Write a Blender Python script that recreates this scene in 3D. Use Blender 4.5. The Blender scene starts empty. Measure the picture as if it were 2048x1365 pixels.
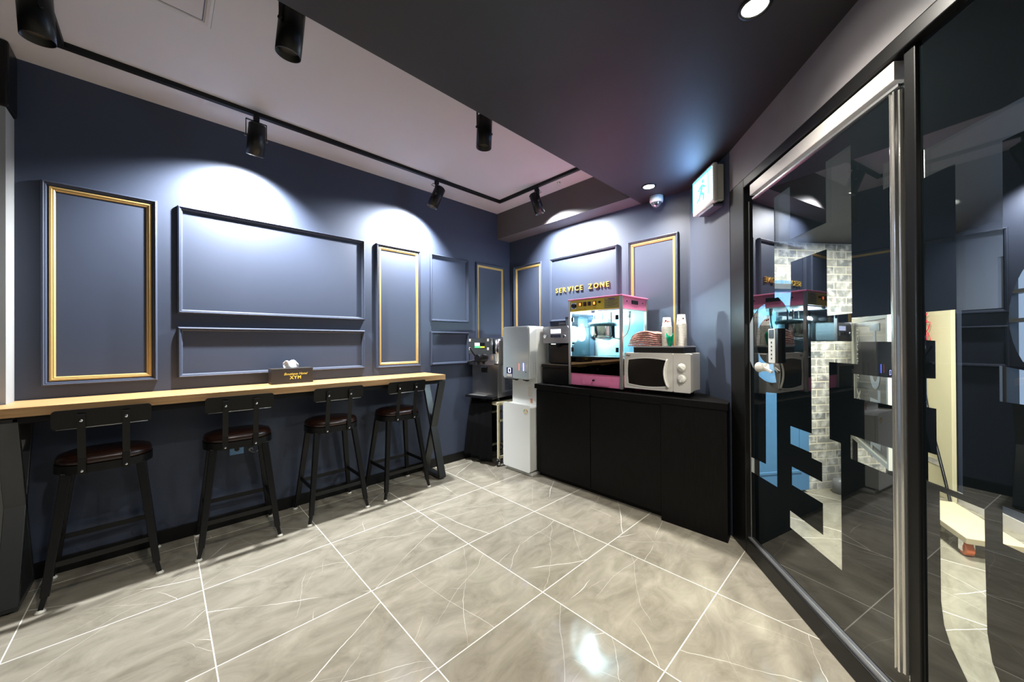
import bpy, bmesh, math, random
from math import sin, cos, pi, radians, atan2, hypot
from mathutils import Matrix, Vector
random.seed(7)
S = bpy.context.scene
COL = S.collection

# ------------------------------------------------------------------ camera, view, world
S.view_settings.view_transform = 'Standard'
S.view_settings.look = 'None'
S.view_settings.gamma = 1
S.view_settings.use_curve_mapping = False
S.view_settings.exposure = 1.15

def make_camera():
    yaw, pitch, roll = radians(45.924), radians(0.2132), radians(-0.344)
    F = Vector((cos(yaw) * cos(pitch), sin(yaw) * cos(pitch), sin(pitch)))
    R = Vector((sin(yaw), -cos(yaw), 0))
    U = R.cross(F)
    R2 = R * cos(roll) + U * sin(roll)
    U2 = -R * sin(roll) + U * cos(roll)
    cd = bpy.data.cameras.new('camera')
    cd.sensor_width = 36
    cd.lens = 723.0 / 2048 * 36
    cd.clip_start = 0.02
    co = bpy.data.objects.new('camera', cd)
    COL.objects.link(co)
    M = Matrix((R2, U2, -F)).transposed().to_4x4()
    M.translation = Vector((-3.5204, -3.6717, 1.45))
    co.matrix_world = M
    S.camera = co
make_camera()

W = bpy.data.worlds.new('world')
S.world = W
W.use_nodes = True
W.node_tree.nodes['Background'].inputs[0].default_value = (0.55, 0.7, 1.0, 1)
W.node_tree.nodes['Background'].inputs[1].default_value = 0.3

def light(name, kind, loc, aim, power, color=(1, 1, 1), size=0.05, spot=None, blend=0.5, sizey=None):
    l = bpy.data.lights.new(name, kind)
    l.energy = power
    l.color = color
    if kind == 'AREA':
        l.shape = 'RECTANGLE' if sizey else 'DISK'
        l.size = size
        if sizey: l.size_y = sizey
    else:
        l.shadow_soft_size = size
    if kind == 'SPOT':
        l.spot_size = radians(spot)
        l.spot_blend = blend
    o = bpy.data.objects.new(name, l)
    COL.objects.link(o)
    o.location = loc
    d = Vector(aim) - Vector(loc)
    o.rotation_euler = d.to_track_quat('-Z', 'Y').to_euler()
    return o

CEIL, SOFF = 3.2, 2.857
DOWN = [(-1.728, -3.30), (-0.349, -2.19), (-3.10, -4.42), (-3.3, -2.75), (-4.9, -3.6), (-5.6, -5.2)]  # first two are in view; the rest are unseen, added for overall fill
WARM = (1.0, 0.94, 0.84)
COOL = (0.93, 0.96, 1.0)
for (x, y) in DOWN:
    light('downlight_lamp', 'SPOT', (x, y, SOFF - 0.012), (x, y, 0), 115 if x > -5 else 80, WARM, 0.045, 136, 1.0)
# track spots: (opening, aim, power)
SPOTS = [((-3.02, -0.30, 2.90), (-3.09, 0.0, 2.30), 270),
         ((-1.47, -0.30, 2.90), (-1.67, 0.0, 2.28), 235),
         ((-0.44, -1.01, 2.90), (0.0, -1.16, 2.25), 200)]
for p, a, e in SPOTS:
    light('track_spot_lamp', 'SPOT', p, a, e, COOL, 0.03, 132, 0.7)
# added fill areas standing in for unseen lobby lamps and lamps behind the camera
light('lobby_fill', 'AREA', (0.25, -3.80, 2.36), (0.35, -3.80, 0), 58, WARM, 0.4)
light('lobby_fill', 'AREA', (-1.0, -4.45, 2.38), (-1.0, -4.45, 0), 45, WARM, 0.35)
light('rear_room_fill', 'AREA', (-5.8, -2.6, 3.15), (-5.2, -2.6, 0), 60, WARM, 1.2)

# ------------------------------------------------------------------ materials
def nt(m):
    m.use_nodes = True
    return m.node_tree, m.node_tree.nodes, m.node_tree.links

def mat(name, color, rough=0.5, metal=0.0, spec=0.5, emit=None, es=0.0, coat=0.0, noise=None, bump=None, trans=0.0, ior=1.5, aniso=0):
    m = bpy.data.materials.new(name)
    t, N, L = nt(m)
    b = N['Principled BSDF']
    b.inputs['Base Color'].default_value = (*color, 1)
    b.inputs['Roughness'].default_value = rough
    b.inputs['Metallic'].default_value = metal
    b.inputs['Specular IOR Level'].default_value = spec
    b.inputs['IOR'].default_value = ior
    b.inputs['Coat Weight'].default_value = coat
    b.inputs['Coat Roughness'].default_value = 0.05
    b.inputs['Transmission Weight'].default_value = trans
    if emit:
        b.inputs['Emission Color'].default_value = (*emit, 1)
        b.inputs['Emission Strength'].default_value = es
    tc = N.new('ShaderNodeTexCoord')
    if noise:
        sc, amt = noise
        n = N.new('ShaderNodeTexNoise'); n.inputs['Scale'].default_value = sc; n.inputs['Detail'].default_value = 5
        L.new(tc.outputs['Object'], n.inputs['Vector'])
        mx = N.new('ShaderNodeMix'); mx.data_type = 'RGBA'
        mx.inputs[6].default_value = tuple(c * (1 - amt) for c in color) + (1,)
        mx.inputs[7].default_value = tuple(min(1, c * (1 + amt)) for c in color) + (1,)
        L.new(n.outputs['Fac'], mx.inputs[0]); L.new(mx.outputs[2], b.inputs['Base Color'])
    if bump:
        sc, st = bump
        n2 = N.new('ShaderNodeTexNoise'); n2.inputs['Scale'].default_value = sc; n2.inputs['Detail'].default_value = 4
        L.new(tc.outputs['Object'], n2.inputs['Vector'])
        bp = N.new('ShaderNodeBump'); bp.inputs['Strength'].default_value = st; bp.inputs['Distance'].default_value = 0.002
        L.new(n2.outputs['Fac'], bp.inputs['Height']); L.new(bp.outputs['Normal'], b.inputs['Normal'])
    return m

def emat(name, color, s):
    m = bpy.data.materials.new(name)
    t, N, L = nt(m)
    N.clear()
    e = N.new('ShaderNodeEmission'); e.inputs[0].default_value = (*color, 1); e.inputs[1].default_value = s
    o = N.new('ShaderNodeOutputMaterial'); L.new(e.outputs[0], o.inputs[0])
    return m

NAVY = mat('navy_paint', (0.035, 0.046, 0.076), 0.55, noise=(3, 0.06), bump=(350, 0.12))
CEILW = mat('pale_ceiling_paint', (0.46, 0.44, 0.445), 0.8, noise=(2, 0.04))
CEILB = mat('black_ceiling_paint', (0.011, 0.0105, 0.0125), 0.6, noise=(3, 0.1))
BEAMG = mat('grey_beam_paint', (0.10, 0.09, 0.09), 0.6, noise=(4, 0.05))
HEADG = mat('grey_header_paint', (0.16, 0.15, 0.155), 0.5, noise=(6, 0.15))
PILL = mat('grey_pillar_paint', (0.27, 0.275, 0.27), 0.6, noise=(8, 0.08))
GOLD = mat('gold_moulding', (0.50, 0.33, 0.12), 0.38, 0.35, noise=(20, 0.08))
GOLDM = mat('polished_gold', (0.95, 0.62, 0.14), 0.35, 0.7)
BLK = mat('black_powder_coated_metal', (0.005, 0.005, 0.005), 0.36, 0.0, spec=0.28, noise=(30, 0.1))
BLKP = mat('black_plastic', (0.006, 0.006, 0.007), 0.28, spec=0.4)
BLKM = mat('matt_black_metal', (0.005, 0.005, 0.005), 0.5, spec=0.3)
LEGM = mat('satin_black_enamel', (0.020, 0.022, 0.022), 0.33, spec=0.55)
GREYM = mat('brushed_dark_steel', (0.10, 0.11, 0.115), 0.32, 0.6, noise=(18, 0.12))
LEATH = mat('dark_brown_leather', (0.018, 0.006, 0.004), 0.26, noise=(14, 0.35), bump=(260, 0.25), coat=0.15)
CHROME = mat('chrome', (0.82, 0.82, 0.84), 0.12, 1.0)
STEEL = mat('brushed_stainless', (0.42, 0.40, 0.37), 0.28, 1.0, noise=(6, 0.1))
ALU = mat('satin_aluminium', (0.62, 0.61, 0.60), 0.3, 0.9)
ALUW = mat('pale_aluminium_rail', (0.66, 0.63, 0.60), 0.35, 0.3)
WHITE = mat('white_plastic', (0.72, 0.73, 0.70), 0.3, noise=(3, 0.02))
IVORY = mat('ivory_plastic', (0.62, 0.60, 0.53), 0.35)
MICW = mat('microwave_enamel', (0.60, 0.58, 0.54), 0.35, noise=(4, 0.03))
PINK = mat('pink_enamel', (0.83, 0.24, 0.45), 0.35)
CREAM = mat('cream_paint', (0.56, 0.51, 0.34), 0.5, noise=(5, 0.06))
GREYP = mat('grey_plastic', (0.23, 0.23, 0.24), 0.35)
CLOTH = mat('black_cloth', (0.003, 0.003, 0.0035), 0.9, spec=0.1, noise=(60, 0.3), bump=(500, 0.4))
TISSUE = mat('white_tissue', (0.8, 0.8, 0.8), 0.8)
PAPER = mat('white_paper', (0.58, 0.55, 0.50), 0.6)
REDP = mat('red_print', (0.6, 0.05, 0.04), 0.6)
KNOBW = mat('pale_knob', (0.75, 0.73, 0.68), 0.3)
INK = mat('dark_ink', (0.03, 0.03, 0.03), 0.5)
LAMPW = emat('lamp_glow', (1, 0.95, 0.86), 30)
LAMPD = emat('downlight_glow', (1, 0.95, 0.86), 60)
LCD = emat('lcd_glow', (0.62, 0.72, 1.0), 2.2)
BLUEL = emat('blue_led', (0.12, 0.18, 1.0), 5)
REDL = emat('red_led', (1.0, 0.25, 0.2), 1.6)
ORNG = emat('orange_lit_switch', (1.0, 0.16, 0.03), 2.0)
POPL = emat('popcorn_light', (0.86, 0.97, 1.0), 40)
YELS = mat('yellow_sticker', (0.75, 0.70, 0.06), 0.4)
GRNS = mat('green_sticker', (0.05, 0.35, 0.12), 0.4)
GREEN = mat('translucent_green_plastic', (0.0, 0.42, 0.22), 0.2, trans=0.35, emit=None)
DAY = emat('daylight_beyond_window', (0.42, 0.62, 1.0), 1.5)
BLUED = mat('blue_painted_steel', (0.06, 0.16, 0.30), 0.4, noise=(3, 0.08))
ORANGE = mat('orange_wheel', (0.75, 0.18, 0.06), 0.4)
RAWW = mat('raw_board', (0.5, 0.42, 0.28), 0.7, noise=(9, 0.12))
TAN = mat('tan_board', (0.42, 0.27, 0.11), 0.6)
REDW = mat('red_wire', (0.75, 0.03, 0.05), 0.4)
EXITG = emat('exit_sign_glow', (0.66, 0.93, 1.0), 2.4)
EXITT = emat('exit_sign_teal', (0.10, 0.62, 0.66), 1.3)

def wood_mat():
    m = mat('light_oak', (0.5, 0.3, 0.13), 0.42)
    t, N, L = nt(m)
    b = N['Principled BSDF']
    tc = N.new('ShaderNodeTexCoord'); mp = N.new('ShaderNodeMapping')
    mp.inputs['Scale'].default_value = (1.2, 22, 22)
    n = N.new('ShaderNodeTexNoise'); n.inputs['Scale'].default_value = 3; n.inputs['Detail'].default_value = 8; n.inputs['Distortion'].default_value = 0.6
    r = N.new('ShaderNodeValToRGB')
    r.color_ramp.elements[0].position = 0.3; r.color_ramp.elements[0].color = (0.34, 0.175, 0.065, 1)
    r.color_ramp.elements[1].position = 0.75; r.color_ramp.elements[1].color = (0.52, 0.31, 0.14, 1)
    L.new(tc.outputs['Object'], mp.inputs[0]); L.new(mp.outputs[0], n.inputs['Vector'])
    L.new(n.outputs['Fac'], r.inputs[0]); L.new(r.outputs[0], b.inputs['Base Color'])
    return m
OAK = wood_mat()

def veneer_mat():
    m = mat('black_ash_veneer', (0.003, 0.003, 0.003), 0.5, spec=0.14)
    t, N, L = nt(m)
    b = N['Principled BSDF']
    tc = N.new('ShaderNodeTexCoord'); mp = N.new('ShaderNodeMapping')
    mp.inputs['Scale'].default_value = (60, 60, 2.5)
    n = N.new('ShaderNodeTexNoise'); n.inputs['Scale'].default_value = 3; n.inputs['Detail'].default_value = 6
    r = N.new('ShaderNodeValToRGB')
    r.color_ramp.elements[0].position = 0.35; r.color_ramp.elements[0].color = (0.002, 0.002, 0.002, 1)
    r.color_ramp.elements[1].position = 0.8; r.color_ramp.elements[1].color = (0.007, 0.0065, 0.006, 1)
    L.new(tc.outputs['Object'], mp.inputs[0]); L.new(mp.outputs[0], n.inputs['Vector'])
    L.new(n.outputs['Fac'], r.inputs[0]); L.new(r.outputs[0], b.inputs['Base Color'])
    bp = N.new('ShaderNodeBump'); bp.inputs['Strength'].default_value = 0.25; bp.inputs['Distance'].default_value = 0.001
    L.new(n.outputs['Fac'], bp.inputs['Height']); L.new(bp.outputs[0], b.inputs['Normal'])
    return m
VENEER = veneer_mat()

def thin_glass(name, tint, ior=1.55, rough=0.0):
    m = bpy.data.materials.new(name)
    t, N, L = nt(m)
    N.clear()
    tr = N.new('ShaderNodeBsdfTransparent'); tr.inputs[0].default_value = (*tint, 1)
    gl = N.new('ShaderNodeBsdfGlossy'); gl.inputs['Roughness'].default_value = rough
    fr = N.new('ShaderNodeFresnel')
    ge = N.new('ShaderNodeNewGeometry'); im = N.new('ShaderNodeMix'); im.data_type = 'FLOAT'
    im.inputs[2].default_value = ior; im.inputs[3].default_value = 1 / ior
    L.new(ge.outputs['Backfacing'], im.inputs[0]); L.new(im.outputs[0], fr.inputs[0])
    mx = N.new('ShaderNodeMixShader'); o = N.new('ShaderNodeOutputMaterial')
    L.new(fr.outputs[0], mx.inputs[0]); L.new(tr.outputs[0], mx.inputs[1]); L.new(gl.outputs[0], mx.inputs[2]); L.new(mx.outputs[0], o.inputs[0])
    return m
GLASS = thin_glass('clear_glass', (0.93, 0.97, 0.96), 1.5)
POPGLASS = thin_glass('popcorn_glass', (0.90, 0.97, 0.98), 1.3)
SMOKE = thin_glass('smoked_panel', (0.10, 0.08, 0.07), 1.7)
FILM = mat('dark_reflective_film', (0.004, 0.006, 0.007), 0.015, spec=0.5, ior=1.95)

def brick_mat():
    m = mat('whitewashed_brick', (0.4, 0.4, 0.38), 0.85)
    t, N, L = nt(m)
    b = N['Principled BSDF']
    tc = N.new('ShaderNodeTexCoord')
    br = N.new('ShaderNodeTexBrick')
    br.inputs['Color1'].default_value = (0.33, 0.32, 0.29, 1)
    br.inputs['Color2'].default_value = (0.13, 0.14, 0.145, 1)
    br.inputs['Mortar'].default_value = (0.50, 0.47, 0.38, 1)
    br.inputs['Scale'].default_value = 1.0
    br.inputs['Mortar Size'].default_value = 0.007
    br.inputs['Mortar Smooth'].default_value = 0.3
    br.inputs['Brick Width'].default_value = 0.21
    br.inputs['Row Height'].default_value = 0.075
    L.new(tc.outputs['UV'], br.inputs['Vector'])
    n = N.new('ShaderNodeTexNoise'); n.inputs['Scale'].default_value = 14; n.inputs['Detail'].default_value = 8
    L.new(tc.outputs['UV'], n.inputs['Vector'])
    r = N.new('ShaderNodeValToRGB')
    r.color_ramp.elements[0].position = 0.45; r.color_ramp.elements[0].color = (0, 0, 0, 1)
    r.color_ramp.elements[1].position = 0.7; r.color_ramp.elements[1].color = (1, 1, 1, 1)
    L.new(n.outputs['Fac'], r.inputs[0])
    mx = N.new('ShaderNodeMix'); mx.data_type = 'RGBA'
    L.new(r.outputs[0], mx.inputs[0]); L.new(br.outputs['Color'], mx.inputs[6]); mx.inputs[7].default_value = (0.55, 0.54, 0.5, 1)
    L.new(mx.outputs[2], b.inputs['Base Color'])
    bp = N.new('ShaderNodeBump'); bp.inputs['Strength'].default_value = 0.6; bp.inputs['Distance'].default_value = 0.01; bp.invert = True
    L.new(br.outputs['Fac'], bp.inputs['Height']); L.new(bp.outputs[0], b.inputs['Normal'])
    return m
BRICK = brick_mat()

def floor_mat():
    m = bpy.data.materials.new('polished_grey_marble_tiles')
    t, N, L = nt(m)
    b = N['Principled BSDF']
    def math_(op, a, c=None):
        n = N.new('ShaderNodeMath'); n.operation = op
        for i, v in enumerate((a, c)):
            if v is None: continue
            if isinstance(v, (int, float)): n.inputs[i].default_value = v
            else: L.new(v, n.inputs[i])
        return n.outputs[0]
    tc = N.new('ShaderNodeTexCoord')
    sp = N.new('ShaderNodeSeparateXYZ'); L.new(tc.outputs['Object'], sp.inputs[0])
    gx = math_('DIVIDE', math_('ADD', sp.outputs[0], 4.0688 + 7.04), 0.7055)
    gy = math_('DIVIDE', math_('SUBTRACT', sp.outputs[1], 0.5519 - 14.16), 0.708)
    fx, fy = math_('FRACT', gx), math_('FRACT', gy)
    ex = math_('MINIMUM', fx, math_('SUBTRACT', 1.0, fx))
    ey = math_('MINIMUM', fy, math_('SUBTRACT', 1.0, fy))
    e = math_('MINIMUM', ex, ey)
    grout = math_('LESS_THAN', e, 0.0036)
    cid = N.new('ShaderNodeCombineXYZ')
    L.new(math_('FLOOR', gx), cid.inputs[0]); L.new(math_('FLOOR', gy), cid.inputs[1])
    wn = N.new('ShaderNodeTexWhiteNoise'); wn.noise_dimensions = '3D'; L.new(cid.outputs[0], wn.inputs['Vector'])
    sc = N.new('ShaderNodeVectorMath'); sc.operation = 'SCALE'; L.new(wn.outputs['Color'], sc.inputs[0]); sc.inputs['Scale'].default_value = 40
    # per-tile rotation of the slab
    rot = N.new('ShaderNodeVectorRotate'); rot.rotation_type = 'Z_AXIS'
    L.new(tc.outputs['Object'], rot.inputs['Vector'])
    L.new(math_('MULTIPLY', math_('FLOOR', math_('MULTIPLY', wn.outputs['Value'], 4)), pi), rot.inputs['Angle'])
    ad = N.new('ShaderNodeVectorMath'); ad.operation = 'ADD'; L.new(rot.outputs[0], ad.inputs[0]); L.new(sc.outputs[0], ad.inputs[1])
    P = ad.outputs[0]
    def noise(scale, det=6, dist=0.0, vec=P):
        n = N.new('ShaderNodeTexNoise'); n.inputs['Scale'].default_value = scale; n.inputs['Detail'].default_value = det; n.inputs['Distortion'].default_value = dist
        L.new(vec, n.inputs['Vector']); return n
    mpA = N.new('ShaderNodeMapping'); mpA.inputs['Scale'].default_value = (1, 1.9, 1); mpA.inputs['Rotation'].default_value = (0, 0, 0.5); L.new(P, mpA.inputs[0])
    base = noise(3.6, 12, 0.9, mpA.outputs[0]); base.inputs['Roughness'].default_value = 0.66
    ramp = N.new('ShaderNodeValToRGB')
    ramp.color_ramp.elements[0].position = 0.30; ramp.color_ramp.elements[0].color = (0.165, 0.148, 0.114, 1)
    ramp.color_ramp.elements[1].position = 0.72; ramp.color_ramp.elements[1].color = (0.300, 0.276, 0.222, 1)
    L.new(base.outputs['Fac'], ramp.inputs[0])
    # veins: in each slab a few nearly straight, slightly jagged cracks that stop at the joints
    lu, lv = math_('MULTIPLY', math_('SUBTRACT', fx, 0.5), 0.7055), math_('MULTIPLY', math_('SUBTRACT', fy, 0.5), 0.708)
    jag1 = math_('MULTIPLY', math_('SUBTRACT', noise(2.2, 1).outputs['Fac'], 0.5), 0.16)
    jag2 = math_('MULTIPLY', math_('SUBTRACT', noise(16, 3).outputs['Fac'], 0.5), 0.020)
    jag = math_('ADD', jag1, jag2)
    vv = None
    for k, (w_, amt, thr) in enumerate([(0.0022, 0.95, 0.47), (0.0013, 0.75, 0.45), (0.0011, 0.6, 0.46), (0.0010, 0.5, 0.47), (0.0009, 0.4, 0.48), (0.0014, 0.35, 0.5)]):
        o4 = N.new('ShaderNodeVectorMath'); o4.operation = 'ADD'; L.new(cid.outputs[0], o4.inputs[0]); o4.inputs[1].default_value = (0.31 * k + 0.17, 1.7 * k, 5.3 * k + 1)
        wk = N.new('ShaderNodeTexWhiteNoise'); wk.noise_dimensions = '3D'; L.new(o4.outputs[0], wk.inputs['Vector'])
        rs = N.new('ShaderNodeSeparateXYZ'); L.new(wk.outputs['Color'], rs.inputs[0])
        th = math_('MULTIPLY', rs.outputs[0], pi)
        d_ = math_('ADD', math_('MULTIPLY', lu, math_('COSINE', th)), math_('MULTIPLY', lv, math_('SINE', th)))
        d_ = math_('ABSOLUTE', math_('ADD', math_('SUBTRACT', d_, math_('MULTIPLY', math_('SUBTRACT', rs.outputs[1], 0.5), 0.6)), math_('MULTIPLY', jag, 0.6 + 0.25 * (k % 3))))
        o5 = N.new('ShaderNodeVectorMath'); o5.operation = 'ADD'; L.new(P, o5.inputs[0]); o5.inputs[1].default_value = (7.1 * k, 3.3 * k, 0)
        mk = noise(2.0, 1, 0, o5.outputs[0])
        fade = math_('MINIMUM', math_('MAXIMUM', math_('MULTIPLY', math_('SUBTRACT', mk.outputs['Fac'], thr), 9.0), 0.0), 1.0)
        wv_ = math_('MULTIPLY', fade, w_)
        on = math_('MULTIPLY', math_('LESS_THAN', d_, wv_), amt)
        vv = on if vv is None else math_('MAXIMUM', vv, on)
    m1 = N.new('ShaderNodeMix'); m1.data_type = 'RGBA'
    L.new(vv, m1.inputs[0]); L.new(ramp.outputs[0], m1.inputs[6]); m1.inputs[7].default_value = (0.62, 0.60, 0.54, 1)
    tv = N.new('ShaderNodeHueSaturation'); L.new(m1.outputs[2], tv.inputs['Color'])
    L.new(math_('ADD', math_('MULTIPLY', wn.outputs['Value'], 0.16), 0.92), tv.inputs['Value'])
    m2 = N.new('ShaderNodeMix'); m2.data_type = 'RGBA'
    L.new(grout, m2.inputs[0]); L.new(tv.outputs[0], m2.inputs[6]); m2.inputs[7].default_value = (0.62, 0.60, 0.52, 1)
    L.new(m2.outputs[2], b.inputs['Base Color'])
    b.inputs['Specular IOR Level'].default_value = 0.5
    L.new(math_('ADD', math_('MULTIPLY', grout, 0.5), 0.09), b.inputs['Roughness'])
    bp = N.new('ShaderNodeBump'); bp.inputs['Strength'].default_value = 0.03; bp.inputs['Distance'].default_value = 0.001
    L.new(noise(6, 2).outputs['Fac'], bp.inputs['Height']); L.new(bp.outputs[0], b.inputs['Normal'])
    return m
FLOORM = floor_mat()

# ------------------------------------------------------------------ mesh builder
class MB:
    def __init__(s): s.bm = bmesh.new()
    def _f(s, vs, fs, smooth=False, M=None):
        v = [s.bm.verts.new(M @ Vector(p) if M else p) for p in vs]
        for f in fs:
            try:
                ff = s.bm.faces.new([v[i] for i in f]); ff.smooth = smooth
            except ValueError: pass
        return s
    def box(s, x0, x1, y0, y1, z0, z1, M=None):
        vs = [(x, y, z) for z in (z0, z1) for y in (y0, y1) for x in (x0, x1)]
        return s._f(vs, [(0, 2, 3, 1), (4, 5, 7, 6), (0, 1, 5, 4), (2, 6, 7, 3), (0, 4, 6, 2), (1, 3, 7, 5)], M=M)
    def prism(s, pts, z0, z1, M=None, smooth=False):
        n = len(pts)
        if sum(pts[i][0] * pts[(i + 1) % n][1] - pts[(i + 1) % n][0] * pts[i][1] for i in range(n)) < 0: pts = pts[::-1]
        vs = [(x, y, z0) for x, y in pts] + [(x, y, z1) for x, y in pts]
        s._f(vs, [tuple(range(n))[::-1], tuple(range(n, 2 * n))], M=M)
        return s._f(vs, [(i, (i + 1) % n, n + (i + 1) % n, n + i) for i in range(n)], smooth, M)
    def lathe(s, prof, seg=24, M=None, smooth=True, c=(0, 0)):
        vs = []; n = len(prof)
        for (r, z) in prof:
            for k in range(seg):
                a = 2 * pi * k / seg
                vs.append((c[0] + r * cos(a), c[1] + r * sin(a), z))
        fs = [(i * seg + k, i * seg + (k + 1) % seg, (i + 1) * seg + (k + 1) % seg, (i + 1) * seg + k) for i in range(n - 1) for k in range(seg)]
        if prof[0][0] > 0: fs.append(tuple(range(seg))[::-1])
        if prof[-1][0] > 0: fs.append(tuple(range((n - 1) * seg, n * seg)))
        s._f(vs, fs, smooth, M)
        for f in s.bm.faces:
            if len(f.verts) > 6: f.smooth = False
        return s
    def cyl(s, p0, p1, r0, r1=None, seg=16, M=None):
        r1 = r0 if r1 is None else r1
        p0, p1 = Vector(p0), Vector(p1)
        d = p1 - p0
        T = Matrix.Translation(p0) @ d.to_track_quat('Z', 'Y').to_matrix().to_4x4()
        if M: T = M @ T
        return s.lathe([(r0, 0), (r1, d.length)], seg, T)
    def bar(s, p0, p1, w, t, up=(0, 0, 1), M=None, w1=None, t1=None):
        p0, p1 = Vector(p0), Vector(p1)
        d = (p1 - p0).normalized(); a = d.cross(Vector(up)).normalized(); c = a.cross(d)
        w1 = w if w1 is None else w1; t1 = t if t1 is None else t1
        vs = [p + a * (i * ww / 2) + c * (j * tt / 2) for p, ww, tt in ((p0, w, t), (p1, w1, t1)) for i, j in ((-1, -1), (1, -1), (1, 1), (-1, 1))]
        return s._f([tuple(v) for v in vs], [(3, 2, 1, 0), (4, 5, 6, 7), (0, 1, 5, 4), (1, 2, 6, 5), (2, 3, 7, 6), (3, 0, 4, 7)], M=M)
    def tube(s, pts, r, seg=8, M=None):
        pts = [Vector(p) for p in pts]; rings = []
        up = Vector((0.123, 0.31, 0.94))
        for i, p in enumerate(pts):
            d = (pts[min(i + 1, len(pts) - 1)] - pts[max(i - 1, 0)]).normalized()
            a = d.cross(up).normalized(); c = a.cross(d)
            rings.append([tuple(p + (a * cos(2 * pi * k / seg) + c * sin(2 * pi * k / seg)) * r) for k in range(seg)])
        vs = [v for g in rings for v in g]; n = len(rings)
        fs = [(i * seg + k, i * seg + (k + 1) % seg, (i + 1) * seg + (k + 1) % seg, (i + 1) * seg + k) for i in range(n - 1) for k in range(seg)]
        fs += [tuple(range(seg))[::-1], tuple(range((n - 1) * seg, n * seg))]
        return s._f(vs, fs, True, M)
    def sphere(s, c, r, M=None, sc=(1, 1, 1), seg=16, half=None):
        pr = []
        n = 10
        a0, a1 = (-pi / 2, pi / 2) if not half else half
        for i in range(n + 1):
            a = a0 + (a1 - a0) * i / n
            pr.append((max(r * cos(a), 0.0002), r * sin(a)))
        T = Matrix.Translation(Vector(c)) @ Matrix.Diagonal((*sc, 1))
        return s.lathe(pr, seg, M @ T if M else T)
    def frame(s, w, h, prof, M=None):
        """moulding swept round a w x h rectangle (local XY, height = Z); prof = [(inset, height)]"""
        rings = []
        for ins, ht in prof:
            rings.append([(ins, ins, ht), (w - ins, ins, ht), (w - ins, h - ins, ht), (ins, h - ins, ht)])
        vs = [v for g in rings for v in g]
        fs = [(i * 4 + k, i * 4 + (k + 1) % 4, (i + 1) * 4 + (k + 1) % 4, (i + 1) * 4 + k) for i in range(len(prof) - 1) for k in range(4)]
        return s._f(vs, fs, M=M)
    def build(s, name, m, parent=None, bevel=0, seg=2, loc=None, uv=None):
        me = bpy.data.meshes.new(name)
        bmesh.ops.recalc_face_normals(s.bm, faces=s.bm.faces[:])
        s.bm.to_mesh(me); s.bm.free()
        me.materials.append(m)
        o = bpy.data.objects.new(name, me); COL.objects.link(o)
        if parent: o.parent = parent
        if loc: o.location = loc
        if bevel:
            b = o.modifiers.new('bevel', 'BEVEL'); b.width = bevel; b.segments = seg; b.limit_method = 'ANGLE'; b.angle_limit = radians(40)
            b.harden_normals = False
        return o

def rrect(x0, x1, y0, y1, r, n=5):
    pts = []
    for cx, cy, a0 in ((x1 - r, y1 - r, 0), (x0 + r, y1 - r, pi / 2), (x0 + r, y0 + r, pi), (x1 - r, y0 + r, 3 * pi / 2)):
        for i in range(n + 1):
            a = a0 + pi / 2 * i / n
            pts.append((cx + r * cos(a), cy + r * sin(a)))
    return pts

def empty(name, loc, rz=0, label=None, cat=None, group=None):
    o = bpy.data.objects.new(name, None); COL.objects.link(o)
    o.location = loc; o.rotation_euler = (0, 0, rz); o.empty_display_size = 0.05
    if label: tag(o, label, cat, group)
    return o
def tag(o, label, cat, group=None, kind=None):
    o['label'] = label; o['category'] = cat
    if group: o['group'] = group
    if kind: o['kind'] = kind
    return o
def struct(o):
    o['kind'] = 'structure'; return o
def text_mesh(name, s, size, m, parent=None, M=None, depth=0.002, bold=0.0, shear=0.0, space=1.0, align='CENTER'):
    c = bpy.data.curves.new(name, 'FONT'); c.body = s; c.size = size; c.extrude = depth; c.offset = bold; c.shear = shear
    c.space_character = space; c.align_x = align; c.resolution_u = 4
    t = bpy.data.objects.new(name, c); COL.objects.link(t)
    dg = bpy.context.evaluated_depsgraph_get(); dg.update()
    me = bpy.data.meshes.new_from_object(t.evaluated_get(dg))
    bpy.data.objects.remove(t); me.name = name
    if M: me.transform(M)
    me.materials.clear(); me.materials.append(m)
    o = bpy.data.objects.new(name, me); COL.objects.link(o)
    if parent: o.parent = parent
    return o
# wall frames: local x along the wall as seen from the room, local y up, local z out of the wall
def MW_left(x, z):  return Matrix(((1, 0, 0, x), (0, 0, -1, 0), (0, 1, 0, z), (0, 0, 0, 1)))
def MW_back(y, z):  return Matrix(((0, 0, -1, 0), (-1, 0, 0, y), (0, 1, 0, z), (0, 0, 0, 1)))
FRONT = Matrix(((1, 0, 0, 0), (0, 0, -1, 0), (0, 1, 0, 0), (0, 0, 0, 1)))   # local text plane on the front (y=0) of a machine, z -> up

# ------------------------------------------------------------------ the shell
YS = -1.95           # edge of the black ceiling
GA = Vector((-0.582, -2.946, 0)); GU = Vector((-0.797, -0.604, 0)).normalized(); GN = Vector((GU.y, -GU.x, 0))
if GN.dot(Vector((-3.5, -3.6, 0)) - GA) < 0: GN = -GN
def GM(off=0.0):     # glass wall frame: x = along the wall towards the camera, y = up, z = into the room
    o = GA + GN * off
    return Matrix(((GU.x, 0, GN.x, o.x), (GU.y, 0, GN.y, o.y), (0, 1, 0, 0), (0, 0, 0, 1)))

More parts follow.
